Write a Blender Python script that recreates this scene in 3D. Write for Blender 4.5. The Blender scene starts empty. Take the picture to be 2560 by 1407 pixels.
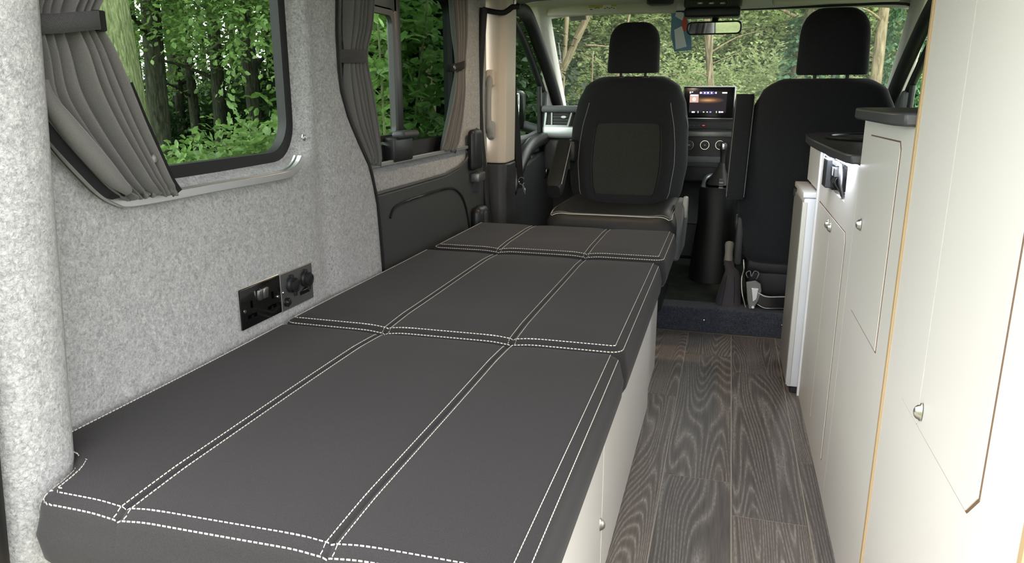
import bpy, bmesh, math, random
import numpy as np
from mathutils import Vector, Matrix
random.seed(7); RNG = np.random.default_rng(11)
SC = bpy.context.scene; COL = SC.collection
PI = math.pi; R = math.radians

# ------------------------------------------------------------------ camera
FPX, CXP, CYP = 1862.0, 1280.0, 703.5
PITCH, YAW = R(14.123), R(15.929)
cd = bpy.data.cameras.new('camera'); cam = bpy.data.objects.new('camera', cd); COL.objects.link(cam)
cam.location = (0, 0, 1.0); cam.rotation_euler = (PI/2 - PITCH, 0, YAW)
cd.sensor_width = 36; cd.lens = FPX/2560*36; cd.clip_start = .02; cd.clip_end = 300
SC.camera = cam
# ------------------------------------------------------------------ world, exposure
W = bpy.data.worlds.new('overcast_sky'); SC.world = W; W.use_nodes = True
bg = W.node_tree.nodes['Background']; bg.inputs[0].default_value = (1, 1, .995, 1); bg.inputs[1].default_value = 2.6
SC.view_settings.view_transform = 'Standard'; SC.view_settings.look = 'None'
SC.view_settings.gamma = 1; SC.view_settings.use_curve_mapping = False
SC.view_settings.exposure = 1.25
SC.cycles.use_denoising = True; SC.cycles.use_adaptive_sampling = True; SC.cycles.adaptive_threshold = .03
SC.cycles.max_bounces = 10; SC.cycles.diffuse_bounces = 6; SC.cycles.transparent_max_bounces = 16
SC.cycles.caustics_reflective = False; SC.cycles.caustics_refractive = False

# ------------------------------------------------------------------ measuring helpers (pixel of the photo -> point in the van)
_f = Vector((-math.sin(YAW)*math.cos(PITCH), math.cos(YAW)*math.cos(PITCH), -math.sin(PITCH)))
_r = Vector((math.cos(YAW), math.sin(YAW), 0)); _u = _r.cross(_f)
def ray(u, v):
    d = _r*((u-CXP)/FPX) + _u*((CYP-v)/FPX) + _f
    return d/d.y
def on_x(u, v, x): d = ray(u, v); return d*(x/d.x) + Vector((0, 0, 1))
def on_y(u, v, y): return ray(u, v)*y + Vector((0, 0, 1))
def on_z(u, v, z): d = ray(u, v); return d*((z-1)/d.z) + Vector((0, 0, 1))

# ------------------------------------------------------------------ materials
MATS = {}
class N:
    def __init__(s, name):
        s.m = bpy.data.materials.new(name); s.m.use_nodes = True; s.t = s.m.node_tree
        s.b = s.t.nodes['Principled BSDF']; s.out = s.t.nodes['Material Output']; MATS[name] = s.m
    def add(s, typ, **kw):
        n = s.t.nodes.new(typ)
        for k, v in kw.items():
            if k.startswith('i_'):
                key = k[2:]; key = int(key) if key.isdigit() else key.replace('_', ' ')
                n.inputs[key].default_value = v
            else: setattr(n, k, v)
        return n
    def link(s, a, b): s.t.links.new(a, b)
    def coord(s, which='Object', scale=(1, 1, 1), rnd=False):
        tc = s.add('ShaderNodeTexCoord'); mp = s.add('ShaderNodeMapping'); mp.inputs['Scale'].default_value = scale
        s.link(tc.outputs[which], mp.inputs['Vector'])
        if rnd:
            oi = s.add('ShaderNodeObjectInfo'); mu = s.add('ShaderNodeVectorMath', operation='SCALE'); mu.inputs[0].default_value = (31, 17, 23)
            s.link(oi.outputs['Random'], mu.inputs['Scale']); s.link(mu.outputs[0], mp.inputs['Location'])
        return mp.outputs[0]
    def noise(s, vec, scale=10, detail=4, rough=.55, dist=0):
        n = s.add('ShaderNodeTexNoise', i_Scale=scale, i_Detail=detail, i_Roughness=rough, i_Distortion=dist); s.link(vec, n.inputs['Vector']); return n.outputs['Fac']
    def ramp(s, fac, stops):
        n = s.add('ShaderNodeValToRGB'); e = n.color_ramp.elements
        while len(e) < len(stops): e.new(.5)
        for el, (p, c) in zip(e, stops): el.position = p; el.color = (*c, 1) if len(c) == 3 else c
        s.link(fac, n.inputs['Fac']); return n.outputs['Color']
    def math(s, op, a, b=None):
        n = s.add('ShaderNodeMath', operation=op)
        for i, v in enumerate((a, b)):
            if v is None: continue
            if isinstance(v, (int, float)): n.inputs[i].default_value = v
            else: s.link(v, n.inputs[i])
        return n.outputs[0]
    def bump(s, h, strength=.3, dist=.002):
        n = s.add('ShaderNodeBump', i_Strength=strength, i_Distance=dist); s.link(h, n.inputs['Height']); s.link(n.outputs[0], s.b.inputs['Normal'])
    def set(s, **kw):
        for k, v in kw.items():
            k = {'col': 'Base Color', 'rough': 'Roughness', 'metal': 'Metallic', 'spec': 'Specular IOR Level', 'coat': 'Coat Weight', 'sheen': 'Sheen Weight'}.get(k, k)
            s.b.inputs[k].default_value = (*v, 1) if isinstance(v, tuple) and len(v) == 3 else v
        return s
def plain(name, col, rough=.5, metal=0, spec=.5, grain=0, gs=300, coat=0):
    n = N(name).set(col=col, rough=rough, metal=metal, spec=spec, coat=coat)
    if grain:
        v = n.coord(); f = n.noise(v, gs, 3); n.bump(f, grain, .001)
    return n.m
def carpet(name, lo, mid, hi, bump=.8):
    n = N(name); v = n.coord(); a = n.noise(v, 210, 4, .75, .8); b = n.noise(v, 70, 3, .6, 1.5)
    m = n.math('ADD', n.math('MULTIPLY', a, .65), n.math('MULTIPLY', b, .35))
    c = n.ramp(m, [(.36, lo), (.5, mid), (.64, hi)]); n.link(c, n.b.inputs['Base Color']); n.set(rough=1.0, spec=.1, sheen=.25); n.bump(a, bump, .004); return n.m
def weave(name, lo, hi, scale=900, sheen=.15, bump=.35, rough=.9):
    n = N(name); v = n.coord(); w = n.add('ShaderNodeTexWave', i_Scale=scale/6.0, i_Distortion=1.0, i_Detail=1.0); n.link(v, w.inputs['Vector']); w.bands_direction = 'DIAGONAL'
    f = n.noise(v, scale*.5, 2, .6); g = n.noise(v, 3, 2)
    m = n.math('ADD', n.math('MULTIPLY', f, .7), n.math('MULTIPLY', w.outputs['Fac'], .3))
    c = n.ramp(m, [(.3, lo), (.7, hi)]); n.link(c, n.b.inputs['Base Color']); n.set(rough=rough, spec=.25, sheen=sheen); n.bump(m, bump, .0006); return n.m

carpet('carpet_grey', (.22, .222, .228), (.39, .389, .39), (.57, .566, .562))
carpet('carpet_ceiling', (.12, .12, .12), (.2, .2, .2), (.3, .3, .3))
carpet('carpet_navy', (.02, .024, .034), (.05, .057, .076), (.10, .11, .14))
weave('bed_fabric', (.0155, .0140, .0150), (.0325, .0298, .0310), 1600, .06, .12)
weave('seat_fabric', (.009, .010, .012), (.022, .024, .028), 700, .06, .25)
weave('seat_fabric_mid', (.020, .022, .020), (.042, .045, .042), 500, .06, .4)
weave('curtain_fabric', (.105, .10, .096), (.15, .145, .14), 1200, .2, .15)
weave('tie_fabric', (.045, .043, .045), (.07, .068, .07), 900, .1, .2)
plain('black_velcro', (.006, .006, .007), .95)
plain('seat_leather', (.018, .019, .020), .55, 0, .35, .15, 500)
plain('thread', (.58, .565, .50), .8)
plain('thread_dim', (.20, .20, .19), .7)
plain('cream_laminate', (.77, .748, .71), .42, 0, .4, .05, 120)
plain('ply_edge', (.50, .36, .20), .6, 0, .3, .3, 90)
plain('groove_brown', (.16, .10, .06), .7)
plain('white_edge', (.86, .87, .88), .35)
plain('worktop_grey', (.055, .057, .062), .38, 0, .5, .12, 260)
plain('black_plastic', (.012, .013, .014), .45, 0, .45, .1, 500)
plain('dark_plastic', (.036, .038, .040), .55, 0, .4, .25, 450)
plain('door_plastic', (.046, .050, .050), .6, 0, .4, .35, 350)
plain('mid_plastic', (.10, .105, .11), .5, 0, .4, .25, 400)
plain('dash_plastic', (.055, .058, .06), .5, 0, .4, .3, 350)
plain('silver_trim', (.42, .44, .44), .32, .7)
plain('pale_trim', (.66, .65, .60), .6, 0, .3, .15, 300)
plain('headliner', (.70, .68, .62), .95, 0, .1, .4, 250)
plain('beige_trim', (.60, .53, .44), .55, 0, .35, .1, 300)
plain('handle_grey', (.30, .30, .28), .5)
plain('rubber', (.008, .008, .009), .6, 0, .4)
plain('chrome', (.82, .82, .80), .12, 1)
plain('satin_nickel', (.62, .61, .58), .28, 1)
plain('black_nickel', (.055, .055, .055), .16, .9)
plain('gunmetal', (.20, .20, .195), .42, .8)
plain('aluminium', (.70, .70, .69), .33, .9)
plain('brass', (.75, .55, .25), .25, 1)
plain('fridge_white', (.76, .78, .80), .3)
plain('fridge_dark', (.36, .36, .335), .32, 0, .2)
plain('pot_black', (.010, .010, .011), .18)
plain('red_plastic', (.55, .05, .04), .4)
plain('wood_block', (.52, .33, .16), .5)
plain('paper_white', (.80, .82, .82), .7)
plain('paper_yellow', (.62, .50, .20), .7)
plain('paper_blue', (.16, .30, .42), .7)
plain('paper_red', (.62, .10, .07), .7)
plain('print_dark', (.02, .02, .02), .6); plain('slot_black', (.0015, .0015, .0015), .9, 0, 0)
plain('mirror_glass', (.75, .77, .77), .02, 1)
plain('body_paint', (.55, .57, .60), .25, 0, .5, 0, 1, .5)
plain('gear_boot', (.02, .02, .021), .55, 0, .4, .3, 200)
weave('gaiter', (.055, .052, .062), (.10, .095, .11), 600, .1, .3)

def rubber_mat():
    n = N('rubber_floor'); v = n.coord(); f = n.noise(v, 9, 5, .6); c = n.ramp(f, [(.35, (.03, .032, .026)), (.6, (.06, .062, .05)), (.8, (.10, .10, .08))])
    n.link(c, n.b.inputs['Base Color']); n.set(rough=.8, spec=.2); n.bump(n.noise(v, 120, 3), .4, .002)
rubber_mat()
def emis(name, col, s):
    n = N(name); e = n.add('ShaderNodeEmission', i_Color=(*col, 1), i_Strength=s); n.link(e.outputs[0], n.out.inputs[0]); return n.m
emis('led_white', (.80, .86, 1.0), 30); emis('lamp_warm', (1.0, .76, .50), 270)
emis('icon_white', (.9, .92, 1), 1.0); emis('icon_violet', (.25, .2, .9), .9); emis('icon_tile', (.62, .40, .33), .55); emis('icon_red', (.8, .06, .05), .5)
def screen_mat():
    n = N('screen_image'); tc = n.add('ShaderNodeTexCoord'); mp = n.add('ShaderNodeMapping'); n.link(tc.outputs['Generated'], mp.inputs[0])
    mp.inputs['Location'].default_value = (-.50*2.2, 0, -.58*6.5); mp.inputs['Scale'].default_value = (2.2, 0, 6.5)
    g = n.add('ShaderNodeTexGradient', gradient_type='SPHERICAL'); n.link(mp.outputs[0], g.inputs[0])
    c = n.ramp(g.outputs['Fac'], [(0, (.020, .017, .020)), (.45, (.10, .055, .030)), (1, (.45, .24, .11))])
    e = n.add('ShaderNodeEmission', i_Strength=.75); n.link(c, e.inputs[0]); n.link(e.outputs[0], n.out.inputs[0])
screen_mat()
def wood_mat():
    n = N('plank_wood'); v = n.coord('Object', (5.0, .45, 1), True)
    a = n.noise(v, 1.0, 1.6, .45, .25)
    rings = n.math('PINGPONG', n.math('MULTIPLY', a, 130), 1.0)
    v2 = n.coord('Object', (260, 7, 1), True); fine = n.noise(v2, 1.0, 4, .65, .3)
    v3 = n.coord('Object', (330, 60, 1), True); dots = n.noise(v3, 1.0, 3, .65)
    v4 = n.coord('Object', (7, 1.2, 1), True); big = n.noise(v4, 1.0, 2, .5)
    lines = n.math('POWER', rings, 2.2)
    s = n.math('MULTIPLY', lines, n.math('SUBTRACT', n.math('MULTIPLY', dots, 2.0), .45))
    tot = n.math('ADD', n.math('ADD', n.math('MULTIPLY', s, .46), n.math('MULTIPLY', fine, .42)), n.math('MULTIPLY', big, .16))
    c = n.ramp(tot, [(.18, (.075, .062, .055)), (.36, (.165, .142, .127)), (.55, (.29, .26, .24)), (.85, (.52, .49, .455))])
    oi = n.add('ShaderNodeObjectInfo'); hs = n.add('ShaderNodeHueSaturation'); n.link(c, hs.inputs['Color'])
    n.link(n.math('ADD', n.math('MULTIPLY', oi.outputs['Random'], .35), .85), hs.inputs['Value']); n.link(n.math('ADD', n.math('MULTIPLY', oi.outputs['Random'], .5), .75), hs.inputs['Saturation'])
    n.link(hs.outputs[0], n.b.inputs['Base Color']); n.set(rough=.40, spec=.5); n.bump(tot, .2, .0008)
wood_mat()
plain('joint_pale', (.42, .37, .31), .7)
def glass(name, tint, refl=.5, haze=0.0):
    n = N(name); n.t.nodes.remove(n.b)
    tr = n.add('ShaderNodeBsdfTransparent', i_Color=(*tint, 1)); gl = n.add('ShaderNodeBsdfGlossy', i_Color=(1, 1, 1, 1), i_Roughness=.01)
    mx = n.add('ShaderNodeMixShader', i_0=refl); n.link(tr.outputs[0], mx.inputs[1]); n.link(gl.outputs[0], mx.inputs[2])
    last = mx
    if haze:  # pale veil mixed into the pane for the haze of windscreen reflections
        df = n.add('ShaderNodeBsdfTranslucent', i_Color=(.8, .85, .8, 1)); d2 = n.add('ShaderNodeBsdfDiffuse', i_Color=(.75, .8, .77, 1)); ad = n.add('ShaderNodeMixShader', i_0=.5)
        n.link(df.outputs[0], ad.inputs[1]); n.link(d2.outputs[0], ad.inputs[2]); m2 = n.add('ShaderNodeMixShader', i_0=haze)
        n.link(mx.outputs[0], m2.inputs[1]); n.link(ad.outputs[0], m2.inputs[2]); last = m2
    n.link(last.outputs[0], n.out.inputs[0])
glass('glass_side', (.88, .94, .90), .0); glass('glass_tint', (.36, .42, .39), .0); glass('glass_screen', (.90, .95, .90), .012, .03)
def leaf_mat(name, a, b, c, trans=.45, hue=.5):
    n = N(name); n.t.nodes.remove(n.b); v = n.coord('Object'); f = n.noise(v, 2.3, 3); g = n.noise(v, 28, 1)
    m = n.math('ADD', n.math('MULTIPLY', f, .5), n.math('MULTIPLY', g, .5)); col = n.ramp(m, [(.34, a), (.5, b), (.68, c)])
    oi = n.add('ShaderNodeObjectInfo'); hs = n.add('ShaderNodeHueSaturation', i_Hue=hue); n.link(col, hs.inputs['Color'])
    n.link(n.math('ADD', n.math('MULTIPLY', oi.outputs['Random'], .5), .75), hs.inputs['Value'])
    d = n.add('ShaderNodeBsdfDiffuse'); t = n.add('ShaderNodeBsdfTranslucent'); g2 = n.add('ShaderNodeBsdfGlossy', i_Roughness=.45, i_Color=(.5, .5, .5, 1)); m1 = n.add('ShaderNodeMixShader', i_0=trans); m2 = n.add('ShaderNodeMixShader', i_0=.05)
    n.link(hs.outputs[0], d.inputs[0]); n.link(hs.outputs[0], t.inputs[0]); n.link(d.outputs[0], m1.inputs[1]); n.link(t.outputs[0], m1.inputs[2])
    n.link(m1.outputs[0], m2.inputs[1]); n.link(g2.outputs[0], m2.inputs[2]); n.link(m2.outputs[0], n.out.inputs[0])
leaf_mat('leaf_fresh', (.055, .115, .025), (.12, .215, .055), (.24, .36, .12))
leaf_mat('leaf_shaded', (.010, .026, .008), (.022, .055, .015), (.055, .11, .03))  # lowered leaf colour stands in for the shade deep in the wood
leaf_mat('leaf_olive_lit', (.10, .15, .05), (.24, .31, .12), (.48, .54, .27))  # olive brightened in the colour itself, in place of sunlight on the leaves
leaf_mat('leaf_ivy', (.02, .07, .025), (.06, .14, .06), (.22, .32, .18), .2)
def bark(name, lo, hi, sc=(9, 9, 1.6)):
    n = N(name); v = n.coord('Object', sc); f = n.noise(v, 3.2, 6, .65, .5); g = n.noise(n.coord('Object'), 2, 2)
    c = n.ramp(f, [(.36, lo), (.62, hi)]); n.link(c, n.b.inputs['Base Color']); n.set(rough=.95, spec=.1); n.bump(f, 1.0, .03)
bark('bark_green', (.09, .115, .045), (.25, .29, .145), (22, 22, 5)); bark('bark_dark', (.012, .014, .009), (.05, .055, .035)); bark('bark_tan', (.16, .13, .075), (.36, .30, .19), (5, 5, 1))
def grass_mat():
    n = N('woodland_ground'); v = n.coord(); f = n.noise(v, .6, 6, .65); g = n.noise(v, 20, 4)
    c = n.ramp(n.math('ADD', n.math('MULTIPLY', f, .6), n.math('MULTIPLY', g, .4)), [(.35, (.045, .05, .025)), (.5, (.115, .145, .06)), (.65, (.19, .22, .11))]); n.link(c, n.b.inputs['Base Color']); n.set(rough=1, spec=.05)
grass_mat(); plain('lane_gravel', (.22, .21, .19), .95, 0, .1, .5, 30)

# ------------------------------------------------------------------ mesh helpers
def tag(o, label=None, cat=None, group=None, kind=None):
    for k, v in (('label', label), ('category', cat), ('group', group), ('kind', kind)):
        if v: o[k] = v
    return o
def empty(name, loc, label, cat, group=None, kind=None):
    o = bpy.data.objects.new(name, None); o.empty_display_size = .05; COL.objects.link(o); o.location = loc
    return tag(o, label, cat, group, kind)
def setp(o, parent):
    if parent is not None:
        o.parent = parent; bpy.context.view_layer.update() if False else None
        o.matrix_parent_inverse = Matrix.Translation(-wloc(parent))
def wloc(o):
    v = Vector(o.location)
    return v
class MB:
    def __init__(s): s.v = []; s.f = []
    def add(s, vs, fs, M=None):
        k = len(s.v)
        s.v += [tuple(M @ Vector(p)) if M else tuple(p) for p in vs]; s.f += [tuple(i+k for i in f) for f in fs]; return s
    def box(s, x0, x1, y0, y1, z0, z1, M=None):
        vs = [(x, y, z) for x in (x0, x1) for y in (y0, y1) for z in (z0, z1)]
        return s.add(vs, [(0, 1, 3, 2), (4, 6, 7, 5), (0, 4, 5, 1), (2, 3, 7, 6), (0, 2, 6, 4), (1, 5, 7, 3)], M)
    def rbox(s, x0, x1, y0, y1, z0, z1, r=.005, seg=2, M=None):
        bm = bmesh.new(); bmesh.ops.create_cube(bm, size=1)
        for q in bm.verts: q.co = Vector(((x0+x1)/2+q.co.x*(x1-x0), (y0+y1)/2+q.co.y*(y1-y0), (z0+z1)/2+q.co.z*(z1-z0)))
        bmesh.ops.bevel(bm, geom=bm.edges[:], offset=r, segments=seg, profile=.5, affect='EDGES')
        bm.verts.index_update(); s.add([q.co.copy() for q in bm.verts], [[q.index for q in f.verts] for f in bm.faces], M); bm.free(); return s
    def loft(s, secs, caps=True, close=True, M=None):
        n = len(secs[0]); vs = [p for c in secs for p in c]; fs = []
        for i in range(len(secs)-1):
            for j in range(n if close else n-1):
                a, b = i*n+j, i*n+(j+1) % n; fs.append((a, b, b+n, a+n))
        if caps: fs += [tuple(range(n))[::-1], tuple(range((len(secs)-1)*n, len(secs)*n))]
        return s.add(vs, fs, M)
    def tube(s, pts, r, n=8, caps=True, flat=None, closed=False):
        pts = [Vector(p) for p in pts]; m = len(pts); secs = []
        rr = r if isinstance(r, (list, tuple)) else [r]*m
        t0 = (pts[1]-pts[0]).normalized(); up = Vector((0, 0, 1)) if abs(t0.z) < .9 else Vector((1, 0, 0))
        nrm = (up - t0*up.dot(t0)).normalized()
        for i, p in enumerate(pts):
            t = (pts[min(i+1, m-1)]-pts[max(i-1, 0)]) if not closed else (pts[(i+1) % m]-pts[i-1])
            t.normalize(); nrm = (nrm - t*nrm.dot(t)).normalized(); b = t.cross(nrm)
            k = flat or 1
            secs.append([p + nrm*(math.cos(a)*rr[i]) + b*(math.sin(a)*rr[i]*k) for a in [2*PI*j/n for j in range(n)]])
        if closed: secs.append(secs[0]); caps = False
        return s.loft(secs, caps)
    def lathe(s, prof, n=20, M=None):
        secs = [[(r*math.cos(2*PI*j/n), r*math.sin(2*PI*j/n), z) for j in range(n)] for r, z in prof]
        return s.loft(secs, True, True, M)
    def prism(s, poly, a, b, axis='x', M=None):
        def P(p, h): return {'x': (h, p[0], p[1]), 'y': (p[0], h, p[1]), 'z': (p[0], p[1], h)}[axis]
        return s.loft([[P(p, a) for p in poly], [P(p, b) for p in poly]], True, True, M)
    def grid(s, rows, M=None):
        return s.loft(rows, False, False, M)
    def build(s, name, mat, parent=None, smooth=0, bevel=0, label=None, kind=None, recalc=True):
        me = bpy.data.meshes.new(name); me.from_pydata(s.v, [], s.f)
        if recalc:
            bm = bmesh.new(); bm.from_mesh(me); bmesh.ops.recalc_face_normals(bm, faces=bm.faces); bm.to_mesh(me); bm.free()
        if isinstance(mat, str): mat = MATS[mat]
        me.materials.append(mat)
        o = bpy.data.objects.new(name, me); COL.objects.link(o)
        if smooth:
            me.polygons.foreach_set('use_smooth', [True]*len(me.polygons)); me.set_sharp_from_angle(angle=R(smooth))
        if bevel:
            b = o.modifiers.new('bevel', 'BEVEL'); b.width = bevel; b.segments = 2; b.limit_method = 'ANGLE'
        setp(o, parent)
        return tag(o, label, None, None, kind)
def se(cx, cy, z, hw, hd, e=2.6, n=36):      # super-ellipse section in the xy plane
    out = []
    for j in range(n):
        a = 2*PI*j/n; c, q = math.cos(a), math.sin(a)
        out.append((cx+hw*math.copysign(abs(c)**(2/e), c), cy+hd*math.copysign(abs(q)**(2/e), q), z))
    return out
def rrect(y0, y1, z0, z1, r, n=8):
    out = []
    for cy, cz, a0 in ((y1-r, z0+r, -PI/2), (y1-r, z1-r, 0), (y0+r, z1-r, PI/2), (y0+r, z0+r, PI)):
        out += [(cy+r*math.cos(a0+PI/2*i/n), cz+r*math.sin(a0+PI/2*i/n)) for i in range(n+1)]
    return out
def rrect4(y0, y1, z0, z1, rs4, n=10):
    out = []
    for (sy, sz), r, a0 in zip(((1, 0), (1, 1), (0, 1), (0, 0)), rs4, (-PI/2, 0, PI/2, PI)):
        cy = y1-r if sy else y0+r; cz_ = z1-r if sz else z0+r
        out += [(cy+r*math.cos(a0+PI/2*i/n), cz_+r*math.sin(a0+PI/2*i/n)) for i in range(n+1)]
    return out
def smoothpath(pts, k=6):
    pts = [Vector(p) for p in pts]; out = []
    for i in range(len(pts)-1):
        p0, p1, p2, p3 = pts[max(i-1, 0)], pts[i], pts[i+1], pts[min(i+2, len(pts)-1)]
        for j in range(k):
            t = j/k; out.append(.5*((2*p1)+(p2-p0)*t+(2*p0-5*p1+4*p2-p3)*t*t+(3*p1-p0-3*p2+p3)*t**3))
    return out+[pts[-1]]
def ray_poly(c, a, poly):
    d = (math.cos(a), math.sin(a)); best = None
    for i in range(len(poly)):
        p, q = poly[i], poly[(i+1) % len(poly)]; e = (q[0]-p[0], q[1]-p[1]); den = d[0]*e[1]-d[1]*e[0]
        if abs(den) < 1e-12: continue
        w = (p[0]-c[0], p[1]-c[1]); t = (w[0]*e[1]-w[1]*e[0])/den; u = (w[0]*d[1]-w[1]*d[0])/den
        if t > 0 and -1e-6 <= u <= 1+1e-6: best = t if best is None else min(best, t)
    return (c[0]+d[0]*best, c[1]+d[1]*best)
def holed_panel(outer, hole, xf, nang=150, rings=26):      # panel in the yz plane with a hole; xf(y,z,d) gives x
    c = (sum(p[0] for p in hole)/len(hole), sum(p[1] for p in hole)/len(hole))
    ang = sorted([2*PI*i/nang for i in range(nang)] + [math.atan2(p[1]-c[1], p[0]-c[0]) % (2*PI) for p in outer])
    H = [ray_poly(c, a, hole) for a in ang]; O = [ray_poly(c, a, outer) for a in ang]; secs = []
    for k in range(rings+1):
        t = (k/rings)**1.5; row = []
        for h, o in zip(H, O):
            L = math.hypot(o[0]-h[0], o[1]-h[1]); y, z = h[0]+(o[0]-h[0])*t, h[1]+(o[1]-h[1])*t
            row.append((xf(y, z, t*L, (1-t)*L), y, z))
        secs.append(row)
    return MB().loft(secs, False)
def ring(outer, inner, x0, x1):        # frame between two loops of equal length, extruded in x
    m = MB(); n = len(outer)
    m.loft([[(x0, *p) for p in outer], [(x1, *p) for p in outer], [(x1, *p) for p in inner], [(x0, *p) for p in inner], [(x0, *p) for p in outer]], False)
    return m
def stitch(m, path, zf, step=.0074, ln=.0050, w=.00052, h=.0013):
    P = [Vector(p) for p in path]; acc = 0
    for a, b in zip(P[:-1], P[1:]):
        L = (b-a).length; t = acc
        while t < L:
            d = (b-a)/L; c = a+d*t; e = a+d*(t+ln); s_ = Vector((-d.y, d.x, 0))*w
            for q in (0,):
                z1, z2 = zf(c.x, c.y), zf(e.x, e.y); k = len(m.v)
                for p, z in ((c, z1), (e, z2)):
                    m.v += [(p.x+s_.x, p.y+s_.y, z-.0006), (p.x+s_.x*.5, p.y+s_.y*.5, z+h), (p.x-s_.x*.5, p.y-s_.y*.5, z+h), (p.x-s_.x, p.y-s_.y, z-.0006)]
                m.f += [(k, k+1, k+5, k+4), (k+1, k+2, k+6, k+5), (k+2, k+3, k+7, k+6), (k, k+3, k+2, k+1), (k+4, k+5, k+6, k+7)]
            t += step
        acc = t-L

# ================================================================== THE SETTING
# ---- floor
FL = MB().box(-.98, .82, .45, 3.2, -.06, -.0013).build('floor', 'joint_pale'); tag(FL, 'dark wood-effect plank floor of the aisle between bed and cupboards', 'floor', kind='structure')
cols = [(-.287, -.109, (.6, 1.32, 2.435, 3.175)), (-.109, .069, (.6, .82, 1.88, 2.89, 3.175)), (.069, .247, (.6, .68, 1.715, 2.726, 3.175)), (.247, .425, (.6, 1.02, 2.05, 3.05, 3.175)), (-.465, -.287, (.6, 1.2, 2.2, 3.175))]
for x0, x1, ys in cols:
    for ya, yb in zip(ys[:-1], ys[1:]):
        g = .0016; MB().rbox(x0+g, x1-g, ya+g, yb-g, -.0013, 0, .0004, 1).build('plank', 'plank_wood', FL)
# ---- step and cab floor
stp = MB(); stp.rbox(-.96, .82, 3.176, 3.30, 0, .108, .012, 3); o = stp.build('trim_1', 'carpet_navy', smooth=40); tag(o, 'dark navy carpeted step up to the cab floor', 'step', kind='structure')
for px, py in ((1760, 800), (1955, 812)):
    p = on_y(px, py, 3.176); MB().lathe([(0.0, 0), (.004, 0), (.003, .002), (0, .0025)], 10, Matrix.Translation(p) @ Matrix.Rotation(PI/2, 4, 'X')).build('screw', 'chrome', o, 40)
tag(MB().rbox(-.97, .82, 3.22, 4.7, .03, .10, .01, 1).build('trim_2', 'rubber_floor'), 'scuffed dark rubber mat covering the cab floor', 'cab floor', kind='structure')
# ---- left wall lining with the rear side window opening
WH = rrect4(.85, 1.562, .858, 1.335, (.085, .085, .085, .30))
outer = [(.70, 0), (1.95, 0), (1.948, .30), (1.944, .48), (1.924, .685), (1.905, .75), (1.885, .80), (1.83, .87), (1.783, .935), (1.752, 1.0), (1.744, 1.053), (1.744, 1.15), (1.753, 1.224), (1.76, 1.385), (.70, 1.385)]
def wall_x(y, z, d, e):
    t = min(d/.055, 1); t = t*t*(3-2*t); x = -.987+.047*t
    x -= .010*math.exp(-((y-1.625)/.035)**2)*min(1, max(0, (z-.2)*3)) if d > .02 else 0
    if e < .03 and y > 1.70: x -= .02*(1-e/.03)**2
    return x
wl = empty('wall_left', (-.94, 1.3, 0), 'pale grey carpeted side wall of the van around the rear window', 'wall', kind='structure')
holed_panel(outer, WH, wall_x).build('carpet_lining', 'carpet_grey', wl, 60)
pil = [(-.96, .79), (-.90, .80), (-.852, .775), (-.836, .757), (-.829, .735), (-.830, .71), (-.835, .688), (-.848, .672), (-.88, .668), (-.99, .668), (-.99, .79)]
MB().loft([[(x-.006, y-.022+.085*(z-.5), z) for x, y in pil] for z in np.linspace(0, 1.385, 16)]).build('pillar_lining', 'carpet_grey', wl, 50)
MB().rbox(-1.05, -.99, .62, 3.05, 0, .80, .01, 1).rbox(-1.05, -.99, .62, .80, .8, 1.4, .01, 1).build('outer_skin', 'body_paint', wl)
MB().tube(smoothpath([(-.866, .618+.085*(z-.5), z) for z in (0, .3, .6, .9, 1.2, 1.39)], 3), .026, 10).build('rear_door_seal', 'rubber', wl, 60)
p = on_x(760, 343, -.94); MB().lathe([(0, 0), (.0085, 0), (.0085, .002), (.006, .0035), (.0045, .0022), (.003, .003), (0, .0034)], 16, Matrix.Translation((-.941, p.y, p.z)) @ Matrix.Rotation(PI/2, 4, 'Y')).build('press_stud', 'aluminium', wl, 40)
seal_pts = smoothpath([(-.958, y, z) for y, z in outer[1:14]], 4)
o = MB().tube([Vector((p.x, p.y+.006, p.z)) for p in seal_pts], .013, 10).build('trim_3', 'rubber', None, 60); tag(o, 'black rubber seal edging the grey wall at the sliding door', 'door seal', kind='structure')
# ---- rear side window
w1 = empty('window_1', (-.99, 1.19, .85), 'rear side window with black rubber surround and woodland behind', 'window', kind='structure')
ring(rrect4(.84, 1.572, .848, 1.345, (.093, .093, .093, .31)), rrect4(.865, 1.545, .872, 1.320, (.075, .075, .075, .285)), -1.004, -.982).build('window_rubber', 'rubber', w1, 40)
MB().prism(rrect4(.86, 1.55, .868, 1.325, (.075, .075, .075, .285)), -1.0, -.998).build('pane', 'glass_side', w1)
# ---- curtain rail under the rear window
rp = smoothpath([tuple(on_x(u, v, -.929)) for u, v in ((100, 300), (150, 368), (205, 430), (250, 474), (290, 499), (340, 503))]+[ (-.929, 1.2, .8285), (-.929, 1.42, .8275), (-.929, 1.468, .833), (-.929, 1.495, .845), (-.930, 1.513, .860)], 5)
def sweep_rect(path, a, b, m=None, off=(0, 0, 0)):
    m = m or MB(); secs = []; n = len(path)
    for i, p in enumerate(path):
        t = (path[min(i+1, n-1)]-path[max(i-1, 0)]).normalized(); s_ = Vector((1, 0, 0)); q = s_.cross(t).normalized()
        if q.z < 0: q = -q
        c = p+Vector(off)+q*off[2]; secs.append([c+s_*a+q*b, c-s_*a+q*b, c-s_*a-q*b, c+s_*a-q*b])
    return m.loft(secs)
rl = empty('curtain_rail', (-.93, 1.2, .82), 'aluminium curtain rail curving up under the rear side window', 'curtain rail')
sweep_rect(rp, .006, .008).build('rail_front', 'aluminium', rl, 30, .0012)
sweep_rect(rp, .003, .008, None, (-.013, 0, 0)).build('rail_back', 'aluminium', rl, 30, .0008)
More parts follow.
